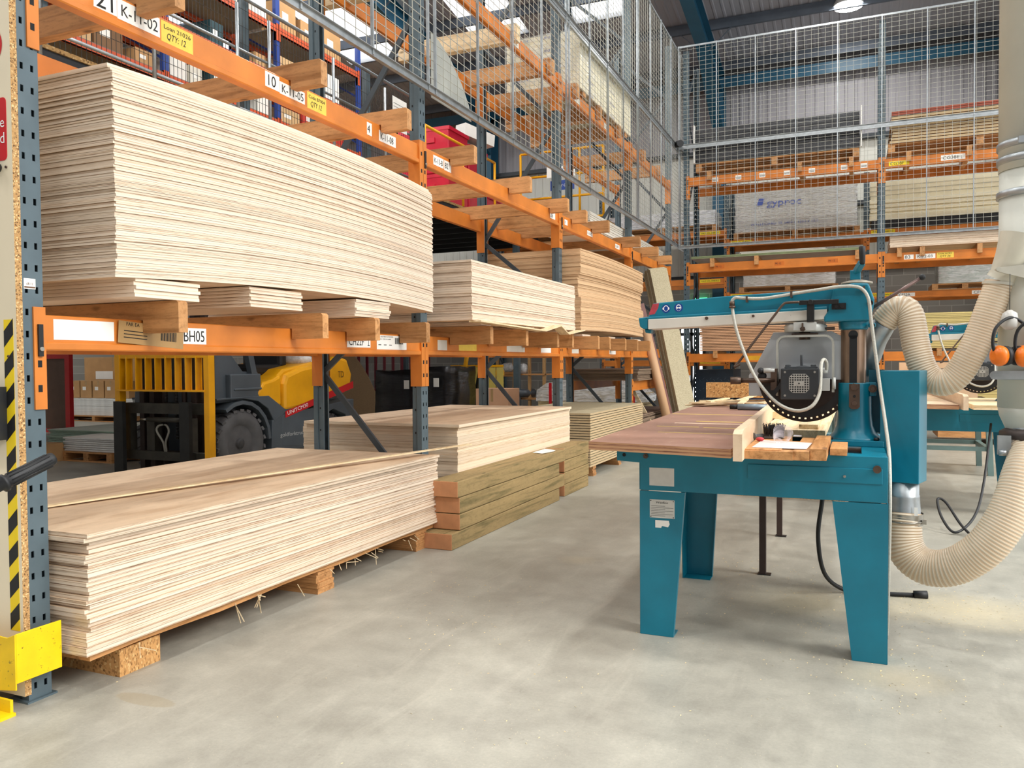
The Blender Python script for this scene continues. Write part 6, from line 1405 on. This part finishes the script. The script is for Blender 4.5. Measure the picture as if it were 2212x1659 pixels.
while y < 11.6: m.bar((MX-.015, y, MZ), (MX-.015, y, MZ+1.42), .004, .004); y += .055
z = MZ+.1
while z < MZ+1.4: m.bar((MX-.012, 3.0, z), (MX-.012, 11.6, z), .004, .004); z += .2
m.build('mesh_infill', plain('dark mesh', '#3c3a36', .5, .3), e)
def yrail(pts, label, name='yellow_railing'):
    m = MB(pts[0][0])
    for a, b in pts: m.cyl(a, b, .025, n=10)
    return tag(m.build(name, YELLOW, loc=pts[0][0]), label, 'railing')
Z = MZ
yrail([((MX, 11.8, Z+1.1), (MX, 14.6, Z+1.1)), ((MX, 11.8, Z+.55), (MX, 14.6, Z+.55)), ((MX, 11.8, Z), (MX, 11.8, Z+1.1)), ((MX, 13.2, Z), (MX, 13.2, Z+1.1)), ((MX, 14.6, Z), (MX, 14.6, Z+1.1))], 'yellow tube railing on the mezzanine beyond the galvanised one')
yrail([((-6.5, 15.7, Z+1.5), (-4.7, 15.7, Z+1.5)), ((-6.5, 15.7, Z+1.0), (-4.7, 15.7, Z+1.0)), ((-6.5, 15.7, Z+.55), (-4.7, 15.7, Z+.55)), ((-6.5, 15.7, Z+.1), (-4.7, 15.7, Z+.1)), ((-6.5, 15.7, Z), (-6.5, 15.7, Z+1.5)), ((-5.2, 15.7, Z), (-5.2, 15.7, Z+1.5)), ((-4.7, 15.7, Z), (-4.7, 15.7, Z+1.5)), ((-4.7, 15.7, Z+1.0), (-4.7, 16.9, Z+1.0))], 'yellow tube safety gate on the mezzanine landing at the far end', 'safety_gate')
m = MB((-5.6, 15.66, Z+1.1)); m.quad((-5.9, 15.66, Z+.95), (1, 0, 0), (0, 0, 1), .62, .22, 0); m.quad((-5.82, 15.658, Z+.68), (1, 0, 0), (0, 0, 1), .52, .2, 1); m.text('SAFETY GATE', (-5.78, 15.656, Z+.75), (1, 0, 0), (0, 0, 1), .05, 0, .42); disc(m, -5.6, Z+1.06, .07, 15.656, 1, 20)
tag(m.build('gate_notice', [PAPER, SIGN], loc=(-5.6, 15.66, Z+1.1)), 'white and blue notice on the yellow safety gate', 'notice')
# mezzanine racking
SY = [3.4, 5.55, 7.70, 9.85, 12.0]
for i, y in enumerate(SY):
    e = empty('shelving_support', (-8.0, y, MZ), 'deep blue shelving frame on the mezzanine, %s from the near end' % ORD[i], 'shelf frame', 'blue shelving frames')
    for x in (0, -.85): m = MB(); m.box(x-.06, x, -.045, .045, 0, 2.75); m.build('upright', BLUEUP, e)
    m = MB()
    for k in range(3): m.bar((-.03, 0, .2+k*.8), (-.85, 0, .7+k*.8), .02, .03)
    m.build('brace', BLUEUP, e)
CLR = [CARD, plain('light cardboard', '#c9a577', .8, 0, .06, 4), OFFW, plain('dark brown carton', '#7a5a3c', .8, 0, .08, 4), CARD, plain('printed red box', '#c23b2e', .5, 0, .1, 9), plain('teal dark box', '#1d4048', .5), WHITE, CARD]
r = random.Random(11); bi = 0
for b in range(4):
    for lv, z in enumerate((.08, .72, 1.40, 2.12)):
        for s, xx in ((0, -8.0), (1, -8.85)):
            y0, y1 = SY[b]+.045, SY[b+1]-.045
            e = empty('shelf_beam', (xx, y0, MZ+z), 'red orange %s shelf beam on the mezzanine, %s, %s level' % (('front', 'rear')[s], BAY[b], ORD[lv]), 'shelf beam', 'red orange shelf beams')
            m = MB(); m.box(-.04, .004, 0, y1-y0, 0, .10); m.box(-.05, .01, 0, y1-y0, .0, .015); m.build('beam', REDORG, e)
            for yy in (-.05, y1-y0): m = MB(); m.box(-.04, .012, yy, yy+.05, -.12, .13); m.build('connector', REDORG, e)
        m = MB((-8.0, SY[b], MZ+z)); m.box(-8.85, -8.01, SY[b]+.05, SY[b+1]-.05, MZ+z+.101, MZ+z+.115); tag(m.build('steel_shelf', plain('grey shelf panel', '#6e6a62', .6), loc=(-8.0, SY[b], MZ+z)), 'shelf panel on the mezzanine, %s, %s level' % (BAY[b], ORD[lv]), 'shelf', 'mezzanine shelf panels')
        y = SY[b]+.1
        while y < SY[b+1]-.35:
            w = r.uniform(.2, .6); w = min(w, SY[b+1]-.12-y); h = r.uniform(.18, .46); d = r.uniform(.3, .7)
            if r.random() < .84:
                mt = r.choice(CLR); nm = {'printed red box': 'red', 'off white paper': 'off white', 'white board': 'white', 'teal dark box': 'dark teal', 'dark brown carton': 'dark brown', 'light cardboard': 'pale brown'}.get(mt.name, 'brown')
                e = empty('stock_box', (-8.06-d/2, y+w/2, MZ+z+.1155), '%s box on the mezzanine shelving, %s, %s level, %.1f m along' % (nm, BAY[b], ORD[lv], y-3.4) if False else '%s box, %s along the mezzanine shelf of the %s, %s level' % (nm, ORD[min(19, bi % 8)], BAY[b], ORD[lv]), 'box', 'stock boxes on the mezzanine')
                m = MB(); m.box(-d/2, d/2, -w/2, w/2, 0, h); m.build('box', mt, e); m = MB(); m.quad((d/2+.001, -w*.3, h*.4), (0, 1, 0), (0, 0, 1), w*.35, h*.25); m.build('label', PAPER, e)
            bi += 1; y += w+r.uniform(.02, .2)
m = MB((-8.0, 10.45, MZ+1.5161)); m.box(-8.5, -8.03, 10.2, 10.68, MZ+2.236, MZ+2.75, 0)
n = 28
for q, w in ((.17, .02), (.12, .008), (.07, .008)): m._add([(-8.028, 10.44+cos(2*pi*j/n)*a, MZ+2.48+sin(2*pi*j/n)*a) for a in (q, q+w) for j in range(n)], [(j, (j+1) % n, n+(j+1) % n, n+j) for j in range(n)], 1)
tag(m.build('fan_carton', [WHITE, plain('grey print', '#4a4a48', .5)], loc=(-8.0, 10.45, MZ+2.236)), 'white carton with a printed fan on the top mezzanine shelf', 'carton')
# red bins
for k, (y, z, h) in enumerate(((14.6, .0, .9), (14.6, .92, .9), (15.5, .0, .9), (15.5, .92, .75), (16.4, .0, .8))):
    e = empty('red_bin', (-7.9, y, MZ+z), 'large red plastic bin on the mezzanine, %s, %s column' % ('lower' if z == 0 else 'upper', ('nearest', 'nearest', 'middle', 'middle', 'farthest')[k]), 'bin', 'red plastic bins')
    m = MB(); m.prism([(-.40, 0), (.40, 0), (.44, h), (-.44, h)], 0, -.6, .5); m.build('body', RBIN, e, bevel=.02)
    m = MB(); m.box(-.63, .53, -.445, .445, h-.07, h-.0); m.box(-.2, .2, -.45, -.43, h-.3, h-.2); m.build('rim', RBIN, e)
m = MB((-7.2, 14.9, MZ+1.83)); m.bar((-7.6, 15.1, MZ+2.0), (-7.3, 15.9, MZ+1.9), .3, .25, 0); tag(m.build('white_trough', WHITE, loc=(-7.2, 14.9, MZ+1.83)), 'long white tray tipped on top of the red bins', 'tray')
m = MB((MX-.06, 10.9, Z+1.0)); m.quad((MX+.06, 10.7, Z+.75), (0, 1, 0), (0, 0, 1), .42, .5, 0)
for k in range(8): m.quad((MX+.0615, 10.73, Z+.8+k*.05), (0, 1, 0), (0, 0, 1), .34, .006, 1)
tag(m.build('notice_sheet', [PAPER, plain('grey print', '#4a4a48', .5)], loc=(MX-.06, 10.9, Z+1.0)), 'white printed notice hung on the mezzanine railing', 'notice')
# extra bay and packs of the wall rack, left
rack_frame(-7.95, QY, -pi/2, 5.0, .9, 'grey blue frame of the wall rack, behind the film wrapped load at the far left', 'frames of the wall rack')
for z, lv in ((2.95, 'middle'), (3.95, 'upper')):
    rack_beam(-7.9, QY, z, 2.65, 'orange front beam of the wall rack, leftmost bay, %s level' % lv, 'front beams of the wall rack', -pi/2, h=.13); rack_beam(-5.25, QY+.9, z, 2.65, 'orange rear beam of the wall rack, leftmost bay, %s level' % lv, 'rear beams of the wall rack', pi/2, h=.13)
pallet((-3.85, QY+.45, 4.082), 2.3, .9, 'timber pallet under the silver film board pack on the wall rack', 'pallets on the wall rack', .13)
pack('silver_pack', -5.0, -2.75, QY, QY+.9, 4.215, 4.5, plain('silver grey boards', '#b7bcc2', .3, .3, .2, 8), 'silver film wrapped board pack behind the mesh corner', 'wrapped load', film=FILMW, nl=10)
pallet((-6.9, QY+.45, 4.082), 1.4, .9, 'timber pallet under the tall film wrapped load far behind the mesh', 'pallets on the wall rack', .13)
pack('wrapped_goods', -7.6, -6.2, QY, QY+.85, 4.215, 5.1, plain('mixed cartons under film', '#c2bcae', .6, 0, .2, 3), 'tall film wrapped load far behind the middle level timbers', 'wrapped load', film=FILMW, nl=4)
